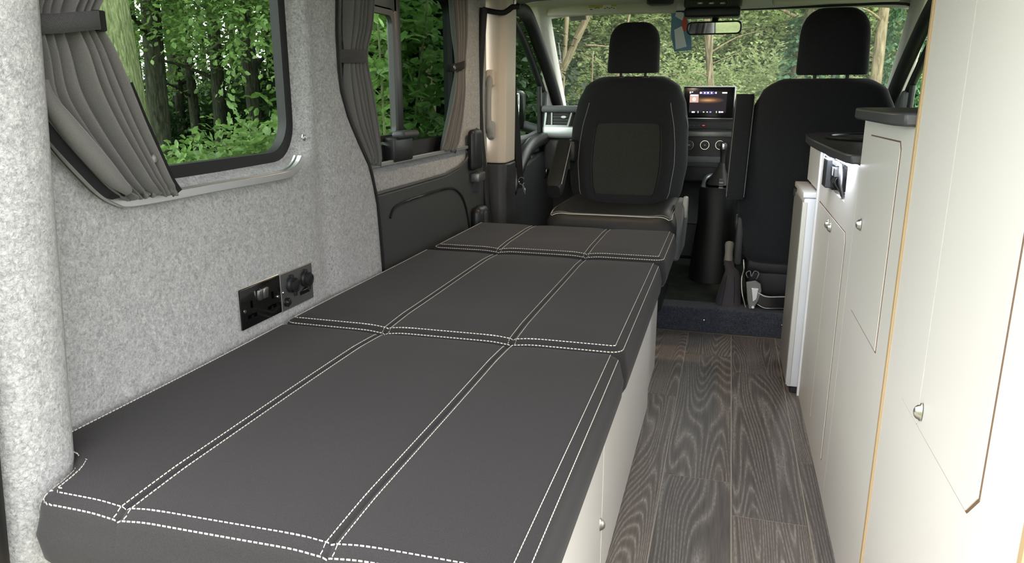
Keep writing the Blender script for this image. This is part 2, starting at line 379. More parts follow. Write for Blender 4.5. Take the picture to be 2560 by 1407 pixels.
sweep_rect(rp, .005, .004, None, (-.009, 0, -.002)).build('rail_channel', 'gunmetal', rl, 30)
# ---- sliding door
d1 = empty('door_1', (-.98, 2.4, 0), 'sliding side door with carpeted window surround and charcoal lower panel', 'sliding door', kind='structure')
DH = rrect(1.90, 2.70, .815, 1.345, .06)
def door_x(y, z, d, e):
    t = min(d/.04, 1); t = t*t*(3-2*t); return -1.012+.037*t
holed_panel([(1.75, .5), (3.03, .5), (3.03, 1.39), (1.70, 1.39)], DH, door_x, 120, 16).build('carpet_surround', 'carpet_grey', d1, 60)
low = [(1.80, 0), (2.99, 0), (3.0, .45), (2.975, .70), (2.93, .80), (2.895, .855), (2.865, .862), (2.845, .845), (2.80, .79), (2.74, .752), (2.66, .733), (2.51, .718), (2.2, .717), (1.80, .717)]
MB().prism(low, -.998, -.962).build('lower_panel', 'door_plastic', d1, 30, .006)
gp = smoothpath([on_x(u, v, -.960) for u, v in ((975, 545), (985, 520), (1010, 505), (1060, 487), (1105, 473), (1135, 472), (1155, 492), (1167, 530), (1174, 575))], 5)
MB().tube(gp, .0045, 6).build('panel_groove', 'black_plastic', d1, 60)
MB().tube([(-.964, q[0], q[1]+.004) for q in low[5:]], .0045, 6).build('panel_edge', 'mid_plastic', d1, 60)
a = on_x(1188, 430, -.95); MB().rbox(-.965, -.93, a.y-.055, a.y+.05, .71, .868, .018, 3).build('door_handle', 'black_plastic', d1, 40)
MB().rbox(-.962, -.925, a.y-.03, a.y+.06, .665, .70, .006, 2).build('latch', 'gunmetal', d1, 40)
a = on_x(1195, 545, -.95); MB().rbox(-.97, -.915, a.y-.06, a.y+.06, .43, .565, .03, 4).build('pull_pocket', 'black_plastic', d1, 40)
MB().rbox(-.97, -.912, a.y-.04, a.y+.035, .43, .555, .025, 4).build('pocket_lip', 'dark_plastic', d1, 40)
# door window: front fixed tinted pane, rear sliding pane pushed open
w2 = empty('window_2', (-1.0, 2.3, .82), 'sliding door window, half slid open beside a dark tinted pane', 'window', kind='structure')
ring(rrect(1.88, 2.72, .80, 1.36, .07), rrect(1.93, 2.66, .853, 1.318, .045), -1.02, -.985).build('window_rubber', 'rubber', w2, 40)
MB().rbox(-1.012, -.985, 2.165, 2.215, .83, 1.34, .006, 2).build('divider', 'black_plastic', w2, 40)
ring(rrect(1.94, 2.17, .862, 1.245, .03), rrect(1.955, 2.152, .88, 1.225, .025), -1.0, -.985).build('slider_frame', 'black_plastic', w2, 40)
MB().rbox(-1.01, -.985, 1.93, 2.19, 1.235, 1.33, .006, 2).build('top_blank', 'black_plastic', w2, 40)
MB().rbox(-.99, -.95, 2.06, 2.20, .80, .875, .008, 2).build('latch_block', 'black_plastic', w2, 40)
MB().rbox(-.975, -.93, 2.09, 2.21, .868, .892, .011, 3).build('slider_catch', 'dark_plastic', w2, 40)
MB().box(-1.008, -1.004, 2.19, 2.67, .845, 1.325).build('pane', 'glass_tint', w2)
MB().box(-1.016, -1.013, 1.92, 2.19, .845, 1.25).build('pane', 'glass_side', w2)
rl2 = empty('curtain_rail', (-.965, 2.3, .80), 'thin aluminium curtain rail along the sliding door window sill', 'curtain rail')
sweep_rect([Vector((-.962, y, .803)) for y in np.linspace(1.9, 2.74, 8)], .006, .006).build('rail_front', 'aluminium', rl2, 30, .001)
sweep_rect([Vector((-.974, y, .802)) for y in np.linspace(1.9, 2.74, 8)], .004, .004).build('rail_channel', 'gunmetal', rl2, 30)
# front seal of the sliding door aperture
sp = smoothpath([on_y(u, v, 2.955) for u, v in ((1209, 20), (1202, 120), (1197, 220), (1199, 320), (1206, 400), (1214, 480), (1222, 570))] + [Vector((-.945, 2.955, .1))], 4)
o = MB().tube(sp, .017, 10).build('trim_4', 'rubber', None, 60); tag(o, 'thick black rubber seal between sliding door and beige pillar', 'door seal', kind='structure')
# ---- beige pillar
bp = empty('trim_5', (-.94, 3.1, 0), 'beige plastic pillar trim with grey grab handle', 'pillar trim', kind='structure')
def bsec(z, k=1.0):
    s_ = .012*max(0, z-.7)
    return [(-1.04, 3.05, z), (-.93+s_, 3.045, z), (-.903+s_, 3.06, z), (-.898+s_, 3.10, z), (-.905+s_, 3.215, z), (-1.04, 3.215, z)]
MB().loft([bsec(z) for z in np.linspace(.715, 1.39, 9)]).build('upper_cover', 'beige_trim', bp, 40, .006)
MB().loft([[(x+.004 if x > -1 else x, y-.004 if y < 3.1 else y+.003, zz) for x, y, zz in bsec(z)] for z in (.05, .4, .712)]).build('lower_cover', 'dark_plastic', bp, 40, .006)
gh = [on_y(1225, v, 3.03) for v in (178, 205, 235, 270, 300, 325, 345)]
gh = smoothpath([p+Vector((0, d, 0)) for p, d in zip(gh, (.016, -.004, -.016, -.018, -.016, -.004, .016))], 4)
MB().tube(gh, [.015 if i < 6 else .011 if i < 18 else .015 for i in range(len(gh))], 10).build('grab_handle', 'handle_grey', bp, 60)
MB().rbox(gh[0].x-.019, gh[0].x+.019, 3.022, 3.048, gh[0].z-.06, gh[0].z+.006, .010, 3).build('handle_mount', 'beige_trim', bp, 40)
MB().rbox(gh[0].x-.017, gh[0].x+.019, 3.022, 3.048, gh[-1].z-.004, gh[-1].z+.07, .012, 3).build('handle_mount', 'handle_grey', bp, 40)
# ---- seat belt on the pillar
sb = empty('seat_belt', (-.93, 3.2, .5), 'black seat belt hanging down the beige pillar with its metal tongue', 'seat belt')
c = on_y(1270, 88, 3.2); MB().rbox(c.x-.02, c.x+.016, 3.18, 3.225, c.z-.05, c.z+.03, .012, 3).rbox(c.x-.008, c.x+.008, 3.17, 3.19, c.z-.02, c.z+.02, .004, 2).build('belt_guide', 'black_plastic', sb, 40)
def strap(path, w, t, m=None):
    m = m or MB(); secs = []; n = len(path)
    for i, p in enumerate(path):
        tt = (path[min(i+1, n-1)]-path[max(i-1, 0)]).normalized(); s_ = Vector((.35, .94, 0)); s_ = (s_-tt*s_.dot(tt)).normalized(); q = tt.cross(s_)
        secs.append([p+s_*w+q*t, p-s_*w+q*t, p-s_*w-q*t, p+s_*w-q*t])
    return m.loft(secs)
strap(smoothpath([on_y(u, v, 3.22) for u, v in ((1266, 100), (1272, 200), (1276, 300), (1284, 420))], 4), .022, .0012).build('webbing', 'black_velcro', sb)
strap(smoothpath([on_y(u, v, 3.24) for u, v in ((1271, 98), (1280, 180), (1287, 260), (1295, 360), (1302, 470))], 4), .022, .0012).build('webbing', 'black_velcro', sb)
t1 = on_y(1304, 452, 3.225); t2 = on_y(1312, 485, 3.225)
tg = MB(); tg.tube([t1+Vector((.014*math.cos(a), 0, .016*math.sin(a))) for a in np.linspace(.6, 5.6, 14)], .0032, 6).rbox(-.005, .005, -.002, .002, -.05, 0, .0015, 1, Matrix.Translation(t1-Vector((-.004, 0, .012))) @ Matrix.Rotation(-.3, 4, 'Y')); tg.build('belt_tongue', 'chrome', sb, 40)
MB().rbox(-.009, .009, -.006, .006, -.03, .03, .004, 2, Matrix.Translation(on_y(1283, 460, 3.21))).build('belt_stop', 'black_plastic', sb)
# ---- ceiling
ce = empty('ceiling', (-.08, 2, 1.38), 'grey carpeted ceiling of the van', 'ceiling', kind='structure')
cz = lambda x: 1.392-.10*max(0, abs(x+.085)-.72)**1.0*1.2
MB().grid([[(x, y, cz(x)) for x in np.linspace(-1.03, .86, 30)] for y in np.linspace(.62, 3.32, 12)]).build('ceiling_lining', 'carpet_ceiling', ce, 60)
MB().box(-1.05, .9, .60, 4.0, 1.47, 1.50).build('roof_skin', 'body_paint', ce)
MB().grid([[(x, y, z-.10*max(0, abs(x+.085)-.70)) for x in np.linspace(-1.03, .88, 24)] for y, z in ((3.32, 1.392), (3.34, 1.405), (3.45, 1.425), (3.65, 1.435), (3.8, 1.425), (3.9, 1.405), (3.95, 1.388), (3.97, 1.395))]).build('cab_headliner', 'headliner', ce, 60)
# door track bar at top left
tb = smoothpath([on_y(u, v, 3.0) for u, v in ((1160, 5), (1185, 16), (1220, 27), (1255, 32), (1270, 26), (1283, 17), (1300, 17))], 5)
o = MB().tube(tb, .011, 8).build('trim_6', 'rubber', None, 60); tag(o, 'black seal along the top of the sliding door opening', 'door seal', kind='structure')
p = on_y(1287, 8, 3.0); tag(MB().lathe([(0, 0), (.007, 0), (.007, .05), (0, .05)], 12, Matrix.Translation((p.x, 3.0, p.z-.015))).build('coat_peg', 'satin_nickel', None, 40), 'short metal peg under the ceiling by the cab opening', 'peg')
# ---- right wall behind the cupboards
tag(MB().box(.82, .88, .62, 3.05, 0, 1.40).build('wall_right', 'carpet_grey'), 'carpeted wall behind the cream cupboards', 'wall', kind='structure')
# ---- windscreen
w3 = empty('window_3', (-.08, 4.4, .94), 'wide windscreen looking out on bright foliage', 'windscreen', kind='structure')
def ws(s, t):       # s across 0..1, t up 0..1
    x = -.93+(1.70)*s; cx = (s-.5)*2
    xx = (-.92*(t)+-.95*(1-t))*(1-s)+(.755*t+.785*(1-t))*s
    y = 4.62-.68*t-.14*cx*cx*(1-.4*t); z = .90+.505*t+.0*cx; return Vector((xx, y, z))
MB().grid([[ws(s, t) for s in np.linspace(0, 1, 25)] for t in np.linspace(0, 1, 9)]).build('pane', 'glass_screen', w3, 60)
bnd = [ws(0, t) for t in np.linspace(0, .93, 8)] + [ws(s, 1)-Vector((0, 0, .01+.03*max(0, (abs(s-.5)*2-.9)*10)**2*.6)) for s in np.linspace(.02, .98, 20)] + [ws(1, t) for t in np.linspace(.93, 0, 8)]
MB().tube(smoothpath(bnd, 2), .006, 8).build('screen_seal', 'rubber', w3, 60)
# windscreen pillars
for s, nm, lab in ((0, 'trim_7', 'pale grey windscreen pillar trim on the side of the beige pillar'), (1, 'trim_8', 'pale grey windscreen pillar trim behind the tall cupboard')):
    sg = -1 if s == 0 else 1; m = MB(); secs = []
    for t in np.linspace(-.05, 1.04, 12):
        p = ws(s, t); k = 1+.5*max(0, t-.75)*4*.35
        secs.append([p+Vector(q) for q in ((-sg*.012*k, .02, 0), (-sg*.016*k, -.02, 0), (-sg*.006, -.075, 0), (sg*.02, -.11, 0), (sg*.07, -.10, 0), (sg*.07, .03, 0))])
    o = m.loft(secs).build(nm, 'pale_trim', None, 60, .006); tag(o, lab, 'pillar trim', kind='structure')
# ---- cab doors
def cab_door(nm, wn, xw, sg, lab, wlab):
    # sg: +1 when the cabin lies towards +x
    d = empty(nm, (xw, 3.7, 0), lab, 'cab door', kind='structure')
    def X(a): return xw+sg*a
    card = [(3.22, .05), (4.42, .05), (4.42, .80), (4.25, .82), (3.9, .795), (3.5, .79), (3.22, .80)]
    MB().prism(card, X(-.05), X(.0)).build('door_card', 'mid_plastic', d, 30, .012)
    MB().prism([(3.22, .05), (4.40, .05), (4.40, .60), (4.2, .66), (3.9, .70), (3.55, .66), (3.22, .60)], X(0), X(.035)).build('lower_card', 'dark_plastic', d, 30, .012)
    ar = smoothpath([(X(.03), y, z) for y, z in ((3.30, .56), (3.42, .64), (3.56, .715), (3.72, .755), (3.9, .768), (4.1, .765))], 5)
    MB().tube(ar, .034, 10).build('door_pull', 'black_plastic', d, 60)
    MB().rbox(X(.0)-.03, X(.0)+.03, 3.72, 4.02, .56, .70, .02, 3).build('release_surround', 'black_plastic', d, 40)
    rc = Vector((X(.032), 3.98, .605)); MB().tube([rc+Vector((0, .035*math.cos(a), .05*math.sin(a))) for a in np.linspace(-1.9, 1.9, 16)], [.004+.005*math.sin(PI*i/15) for i in range(16)], 8).build('release_handle', 'chrome', d, 60)
    fr = smoothpath([(X(.0), y, z) for y, z in ((3.24, .80), (3.24, 1.05), (3.25, 1.25), (3.29, 1.32), (3.40, 1.335), (3.52, 1.31), (3.75, 1.20), (3.98, 1.06), (4.15, .94), (4.27, .83))], 5)
    MB().tube(fr, .020, 8).build('window_frame', 'black_plastic', d, 60)
    fr2 = smoothpath([(X(.05), y, z) for y, z in ((3.26, 1.36), (3.42, 1.368), (3.55, 1.345), (3.78, 1.225), (4.02, 1.08), (4.20, .95), (4.33, .83))], 5)
    MB().tube(fr2, .033, 8).build('door_seal', 'rubber', d, 60)
    MB().tube([(X(.0), 4.00, .80), (X(.0), 3.98, 1.04)], .014, 8).build('quarter_bar', 'black_plastic', d, 60)
    MB().prism([(4.0, .80), (4.30, .80), (4.18, .93), (4.03, 1.02)], X(-.01), X(.035)).build('mirror_corner', 'mid_plastic', d, 30, .01)
    w = empty(wn, (xw, 3.7, .8), wlab, 'window', kind='structure')
    MB().prism([(3.24, .80), (3.24, 1.30), (3.35, 1.33), (3.5, 1.31), (3.95, 1.07), (4.2, .85), (4.2, .80)], X(-.004), X(0)).build('pane', 'glass_side', w)
    return d
cab_door('door_2', 'window_4', -.985, 1, 'cab door with chrome release handle behind the beige pillar', 'cab door window with a seat belt hanging in front')
cab_door('door_3', 'window_5', .815, -1, 'cab door glimpsed between the driver seat and tall cupboard', 'sliver of cab door window beside the tall cupboard')
wm = empty('wing_mirror', (-1.2, 4.15, .8), 'door mirror seen through the cab door window', 'wing mirror')
MB().rbox(-1.30, -1.10, 4.06, 4.16, .80, 1.02, .03, 3).build('housing', 'black_plastic', wm, 40)
MB().rbox(-1.285, -1.115, 4.05, 4.062, .815, 1.005, .004, 2).build('mirror_face', 'mirror_glass', wm, 40)
MB().tube([(-1.12, 4.12, .83), (-1.0, 4.1, .80)], .03, 8).build('arm', 'black_plastic', wm, 60)

# ================================================================== BED
SEAMX = (-.686, -.402)
def cushion(name, label, xl, xr, y0, y1, zt, zb, rc=.03, r=.022, front_row=True, top_front=True, side_row=True, left_row=True, far_row=False, wob=0.0):
    t = empty(name, ((-.55), (y0+y1)/2, zb), label, 'cushion', 'folded-out bed cushions')
    def xr_(y):
        dy = min(y-y0, y1-y); dy = max(dy, 0)
        return xr-(rc-math.sqrt(max(0, rc*rc-(rc-dy)**2)) if dy < rc else 0)
    def xl_(y):
        dy = max(min(y-y0, y1-y), 0)
        return xl(y)+(rc-math.sqrt(max(0, rc*rc-(rc-dy)**2)) if dy < rc else 0)
    def zf(x, y):
        d = min(x-xl(y), xr-x, y-y0, y1-y)
        ddx = min(x-xl(y), xr-x); ddy = min(y-y0, y1-y)
        if ddx < rc and ddy < rc: d = rc-math.hypot(rc-ddx, rc-ddy)
        d = max(d, 0); z = zt
        if d < r: z -= r-math.sqrt(max(0, r*r-(r-d)**2))
        z -= .0030*math.exp(-((d-.0125)/.004)**2)                       # welt groove round the edge
        z += .007*min(1, d/.12)**.7
        for s_ in SEAMX: z -= .0035*math.exp(-((x-s_)/.0028)**2)+.004*math.exp(-((x-s_)/.028)**2)
        z += wob*math.sin(x*9+1)*math.sin(y*7)
        return z
    def cl(a, b, extra=()):
        e = [0, .001, .003, .006, .009, .0125, .016, .020, .026, .034, .05]
        L = sorted(set([round(a+q, 5) for q in e]+[round(b-q, 5) for q in e]+[round(q, 5) for q in extra]+[round(q, 5) for q in np.linspace(a+.06, b-.06, 26)])); return [q for q in L if a-1e-6 <= q <= b+1e-6]
    us = cl(0, 1); ys = cl(y0, y1); rows = []
    sx = [q+s_ for s_ in SEAMX for q in (-.012, -.006, -.003, -.0012, 0, .0012, .003, .006, .012)]
    for y in ys:
        a, b = xl_(y), xr_(y); e = [0, .001, .003, .006, .009, .0125, .016, .020, .026, .034, .05]
        xs = [a+q for q in e]; ins = sorted(sx+list(np.linspace(a+.08, SEAMX[0]-.03, 5))+list(np.linspace(SEAMX[0]+.03, SEAMX[1]-.03, 7))+list(np.linspace(SEAMX[1]+.03, b-.08, 5))); xs += ins+[b-q for q in e[::-1]]
        rows.append([(x, y, zf(x, y)) for x in xs])
    m = MB().grid(rows); n = len(rows[0]); L = len(rows)
    loop = [i for i in range(n)]+[k*n+n-1 for k in range(1, L)]+[(L-1)*n+i for i in range(n-2, -1, -1)]+[k*n for k in range(L-2, 0, -1)]
    base = [m.v[i] for i in loop]; k0 = len(m.v); K = len(loop); cxm, cym = (min(p[0] for p in base)+xr)/2, (y0+y1)/2
    def dro(p, z, b): return (p[0]+b*(1 if p[0] > xr-.1 else (-1 if p[0] < xr-.6 and abs(p[0]-xl(p[1])) < .05 else 0)), p[1]+b*(-1 if p[1] < y0+.05 else (1 if p[1] > y1-.05 else 0)), z)
    for z, b in ((zt-r-.02, .004), ((zt+zb)/2, .006), (zb+.018, .003), (zb+.004, -.004), (zb, -.012)): m.v += [dro(p, z, b) for p in base]
    for j in range(K): m.f.append((loop[j], loop[(j+1) % K], k0+(j+1) % K, k0+j))
    for lv in range(4):
        for j in range(K): a, b = k0+lv*K+j, k0+lv*K+(j+1) % K; m.f.append((a, b, b+K, a+K))
    m.f.append(tuple(k0+4*K+j for j in range(K)))
    m.build('cover', 'bed_fabric', t, 75)
    st = MB()
    for s_ in SEAMX:
        for o_ in (-.0075, .0075): stitch(st, [(s_+o_, y0+.008, 0), (s_+o_, y1-.012, 0)], zf)
    for ins in (.006, .0215):
        path = []
        if left_row: path += [(xl(y)+ins, y, 0) for y in np.linspace(y1-.02, y0+rc, 60)]
        cr = max(.004, rc-ins)
        path += [(xl(y0)+rc-cr*math.cos(a), y0+rc-cr*math.sin(a), 0) for a in np.linspace(0, PI/2, 6)]
        path += [(x, y0+ins, 0) for x in np.linspace(xl(y0)+rc, xr-rc, 30)]
        path += [(xr-rc+cr*math.sin(a), y0+rc-cr*math.cos(a), 0) for a in np.linspace(0, PI/2, 6)]
        path += [(xr-ins, y, 0) for y in np.linspace(y0+rc, y1-.025, 40)]
        stitch(st, path, zf)
    st.build('stitching', 'thread', t, 0, 0, 'off-white double row stitching', 'stuff')
    MB().tube([(-.5, y0-.0062, z) for z in (zb+.01, (zt+zb)/2, zt-.035)], .0012, 6).build('side_seam', 'black_velcro', t)
    return t
def xl_rear(y):
    P = [(.60, -.816), (.665, -.820), (.70, -.828), (.725, -.836), (.748, -.850), (.766, -.92), (.775, -.938), (3, -.938)]
    for (a, xa), (b, xb) in zip(P[:-1], P[1:]):
        if a <= y <= b: return xa+(xb-xa)*(y-a)/(b-a)
    return -.938
cushion('bed_cushion', 'charcoal bed cushion nearest the camera, its corner cut round the carpeted pillar', xl_rear, -.170, .642, 1.392, .506, .405, wob=.0012)
cushion('bed_cushion', 'charcoal middle bed cushion beside the two wall socket plates', lambda y: -.938, -.168, 1.396, 2.228, .508, .405, wob=.0008)
cushion('bed_cushion', 'charcoal front bed cushion, shortest, touching the swivelled seat', lambda y: -.915, -.158, 2.238, 2.728, .517, .42)
bb = empty('bed_storage_box', (-.55, 1.5, 0), 'cream laminate bed box under the charcoal cushions', 'bed box')
MB().box(-.82, -.205, .70, .82, 0, .404).box(-.93, -.205, .82, 2.30, 0, .404).build('carcass', 'ply_edge', bb)
for y0, y1 in ((.702, 1.352), (1.356, 2.30)): MB().rbox(-.205, -.196, y0, y1, .004, .402, .0015, 1).build('side_panel', 'cream_laminate', bb)
MB().rbox(-.90, -.21, 2.302, 2.70, 0, .418, .003, 1).build('front_box', 'cream_laminate', bb)
def knob(parent, p, nrm_x, s=.66):
    # oval half-dome pull with a slim back plate
    M = Matrix.Translation(p) @ Matrix.Rotation(PI/2*nrm_x, 4, 'Y') @ Matrix.Diagonal((1.35*s, .62*s, 1*s, 1))
    MB().lathe([(0, 0), (.0155, 0), (.0155, .002), (.013, .004), (.0115, .009), (.008, .013), (.004, .015), (0, .0155)], 18, M).build('knob', 'satin_nickel', parent, 50)
knob(bb, (-.196, 1.332, .16), 1, .7)

# ================================================================== KITCHEN SIDE
XF = .29
def cab_door_panel(parent, poly, lab=None, kn=None):
    c = (sum(p[0] for p in poly)/len(poly), sum(p[1] for p in poly)/len(poly))
    w = (max(p[0] for p in poly)-min(p[0] for p in poly))/2; h = (max(p[1] for p in poly)-min(p[1] for p in poly))/2
    def off(d): return [(c[0]+(p[0]-c[0])*(1+d/w), c[1]+(p[1]-c[1])*(1+d/h)) for p in poly]
    d = MB().prism(poly, XF-.0022, XF+.01).build('door', 'cream_laminate', parent)
    g = MB().prism(off(.0030), XF-.0010, XF+.008).build('shadow_gap', 'groove_brown', d)
    if kn: knob(d, (XF-.0035, kn[0], kn[1]), -1)
    return d
wd = empty('wardrobe', (.55, 1.03, 0), 'tall cream wardrobe nearest the camera with two narrow doors', 'wardrobe')
MB().box(XF+.001, .80, .724, 1.334, 0, 1.375).build('carcass', 'cream_laminate', wd)
MB().box(XF, XF+.002, .726, 1.333, 0, 1.375).build('face', 'cream_laminate', wd)
MB().rbox(XF-.003, .80, 1.334, 1.3455, 0, 1.375, .001, 1).build('side_edge', 'ply_edge', wd)
MB().rbox(XF-.002, .80, .712, .724, 0, 1.375, .001, 1).build('end_panel', 'ply_edge', wd)
cab_door_panel(wd, [(1.112, .540), (1.214, .540), (1.270, .585), (1.285, .66), (1.285, 1.34), (1.112, 1.34)])
cab_door_panel(wd, [(.872, .540), (1.108, .540), (1.108, 1.34), (.842, 1.34), (.842, .572)], None, (1.090, .567))
mu = empty('cupboard', (.55, 1.6, 0), 'cream mid-height cupboard with one door beside the wardrobe', 'cupboard')
MB().box(XF, .80, 1.347, 1.838, 0, .948).build('carcass', 'cream_laminate', mu)
cab_door_panel(mu, [(1.445, .537), (1.735, .537), (1.735, .915), (1.455, .918), (1.443, .905)], None, (1.728, .728))
def slab(name, poly, z0, z1, label, cat):
    m = MB().prism(poly, z0, z1, 'z'); o = m.build(name, 'worktop_grey', None, 30, .004); return tag(o, label, cat)
slab('upper_worktop', [(.292, 1.348), (.272, 1.352), (.259, 1.385), (.256, 1.45), (.256, 1.74), (.262, 1.80), (.285, 1.86), (.30, 1.87), (.80, 1.87), (.80, 1.348)], .949, .971, 'dark grey raised worktop on the mid-height cupboard', 'worktop')
ku = empty('kitchen_unit', (.55, 2.2, 0), 'cream kitchen base unit under the low worktop with electrical panel', 'cupboard')
MB().box(XF, .80, 1.840, 2.012, 0, .843).box(XF, .80, 2.49, 2.548, 0, .843).box(XF, .80, 2.012, 2.49, 0, .738).box(XF, .80, 2.012, 2.49, .826, .843).box(.40, .80, 2.012, 2.49, .738, .826).build('carcass', 'cream_laminate', ku)
MB().rbox(XF-.006, .80, 2.55, 2.566, 0.0, .843, .001, 1).build('end_strip', 'white_edge', ku)
cab_door_panel(ku, [(1.925, .078), (2.196, .078), (2.196, .672), (1.945, .672), (1.925, .650)], None, (2.178, .645))
cab_door_panel(ku, [(2.200, .078), (2.50, .078), (2.50, .672), (2.200, .672)], None, (2.235, .645))
slab('lower_worktop', [(.298, 1.85), (.272, 1.853), (.262, 1.885), (.251, 2.06), (.244, 2.3), (.242, 2.5), (.247, 2.68), (.258, 2.80), (.275, 2.88), (.31, 2.925), (.36, 2.94), (.80, 2.94), (.80, 1.85)], .845, .867, 'low dark grey worktop with a curved front edge over the LED light', 'worktop')
led = MB().box(.266, .276, 1.90, 2.50, .8405, .8445).build('led_strip', 'led_white'); tag(led, 'white LED strip glowing under the low worktop edge', 'light')
# electrical panel
ep = empty('electrical_panel', (.29, 2.25, .74), 'black electrical panel with switches and fuses under the low worktop', 'control panel')
MB().rbox(.302, .39, 2.014, 2.488, .739, .825, .002, 1).build('backing', 'black_plastic', ep)
MB().rbox(.288, .304, 2.345, 2.478, .752, .820, .002, 1).build('switch_plate', 'black_plastic', ep)
for y, z in ((2.44, .80), (2.44, .772)): MB().tube([(.286, y+.018*math.cos(a), z+.012*math.sin(a)) for a in np.linspace(0, 2*PI, 13)], .0018, 6).build('dial_ring', 'silver_trim', ep)
MB().rbox(.281, .291, 2.36, 2.385, .775, .795, .002, 1).build('switch', 'red_plastic', ep)
MB().rbox(.270, .305, 2.255, 2.335, .744, .823, .003, 2).build('relay_box', 'dark_plastic', ep)
for i in range(5):
    MB().rbox(.280, .304, 2.165+i*.017, 2.177+i*.017, .784, .806, .001, 1).build('fuse', ('gunmetal', 'black_plastic', 'fridge_white', 'gunmetal', 'black_plastic')[i], ep)
    MB().rbox(.282, .303, 2.168+i*.017, 2.176+i*.017, .812, .822, .001, 1).build('terminal', 'silver_trim', ep)
    MB().tube(smoothpath([(.29, 2.17+i*.017, .784), (.284, 2.165+i*.02, .768), (.296, 2.16+i*.018, .748)], 4), .0028, 6).build('cable', 'black_plastic', ep, 60)
for q in (0, 1, 2): MB().tube(smoothpath([(.291-.002*q, 2.15-q*.02, .822), (.285, 2.10-q*.018, .80), (.285, 2.085-q*.016, .77), (.295, 2.10-q*.015, .742)], 5), .0035, 6).build('cable', ('black_plastic', 'dark_plastic', 'gunmetal')[q], ep, 60)
for y, z in ((2.03, .762), (2.03, .817), (2.028, .745), (2.095, .748)): MB().lathe([(0, 0), (.005, 0), (.004, .002), (0, .0025)], 12, Matrix.Translation((.302, y, z)) @ Matrix.Rotation(-PI/2, 4, 'Y')).build('screw', 'chrome', ep, 40)
# fridge and panel above it
tag(MB().rbox(.286, .78, 2.568, 2.90, .70, .842, .002, 1).build('fridge_top_panel', 'white_edge'), 'small pale flap panel above the fridge', 'panel')
fr = empty('fridge', (.5, 2.73, 0), 'slim white fridge with a dark glossy door front', 'fridge')
MB().rbox(.292, .78, 2.57, 2.90, .02, .685, .004, 2).build('body', 'fridge_white', fr)
fd = MB().rbox(.250, .288, 2.572, 2.905, .022, .672, .005, 2).build('door', 'fridge_white', fr, 40)
MB().rbox(.246, .2515, 2.586, 2.893, .034, .660, .001, 1).build('front_panel', 'fridge_dark', fd)
MB().rbox(.246, .262, 2.569, 2.5735, .03, .66, .001, 1).build('door_trim', 'aluminium', fd)
MB().rbox(.246, .292, 2.572, 2.905, .674, .692, .003, 2).build('top_cap', 'white_edge', fr, 40)
MB().rbox(.238, .252, 2.85, 2.905, .645, .672, .002, 1).build('hinge', 'black_plastic', fr)
MB().rbox(.262, .29, 2.575, 2.60, .0, .02, .002, 1).build('foot', 'black_plastic', fr)
# things on the low worktop
c = on_z(2140, 347, .868); ho = empty('hob', (.40, 2.42, .868), 'round black hob lid set in the low worktop', 'hob')
hc = Vector((.455, 2.50, .868))
MB().lathe([(0, 0), (.165, 0), (.168, .004), (.164, .009), (.150, .010), (.147, .006), (0, .006)], 48, Matrix.Translation(hc)).build('lid', 'black_plastic', ho, 40)
cb = empty('wooden_block', (.33, 1.95, .867), 'small wooden block with pale top on the low worktop', 'block')
MB().rbox(.322, .40, 1.94, 2.02, .8675, .879, .002, 1).build('base', 'wood_block', cb)
MB().rbox(.320, .40, 1.938, 2.022, .879, .887, .003, 2).build('top', 'pale_trim', cb)

# ================================================================== WALL FITTINGS
XS = -.9395
s1 = empty('double_socket', (XS, 1.326, .525), 'black nickel double mains socket with two chrome switches', 'socket')
def plateM(y, z): return Matrix.Translation((XS, y, z)) @ Matrix(((0, 0, 1, 0), (1, 0, 0, 0), (0, 1, 0, 0), (0, 0, 0, 1)))   # local x->y, y->z, z->x
P1 = plateM(1.326, .5695)
MB().rbox(-.072, .072, -.043, .043, 0, .006, .0025, 2, P1).build('plate', 'black_nickel', s1, 40)
MB().rbox(-.0728, .0728, -.0438, .0438, 0, .0022, .001, 1, P1).build('plate_rim', 'satin_nickel', s1)
for q in (-.0095, .0095): MB().rbox(q-.0085, q+.0085, .008, .031, .004, .0105, .002, 2, P1 @ Matrix.Rotation(R(7), 4, 'X')).build('rocker_switch', 'satin_nickel', s1, 40)
for q in (-.036, .036):
    MB().rbox(q-.004+.004*(q > 0), q+.004+.004*(q > 0), -.003, .013, .0055, .0064, .0004, 1, P1).build('earth_slot', 'slot_black', s1)
    m = MB()
    for e in (-.010, .010): m.rbox(q+e-.006, q+e+.006, -.024, -.016, .0055, .0064, .0004, 1, P1)
    m.prism([(q-.006, -.0215), (q, -.0175), (q+.006, -.0215), (q+.006, -.017), (q, -.0145), (q-.006, -.017)], .0055, .0063, 'z', P1); m.build('pin_slot', 'slot_black', s1)
    w = q*1.69; MB().lathe([(0, 0), (.0042, 0), (.0036, .0016), (0, .0018)], 14, P1 @ Matrix.Translation((w, -.004, .0058))).build('screw', 'chrome', s1, 40)
s2 = empty('power_socket_plate', (XS, 1.471, .525), 'gunmetal plate with two capped 12 volt sockets and a push switch', 'socket')
P2 = plateM(1.4705, .5675)
MB().rbox(-.067, .067, -.0435, .0435, 0, .003, .0012, 1, P2).build('plate', 'gunmetal', s2)
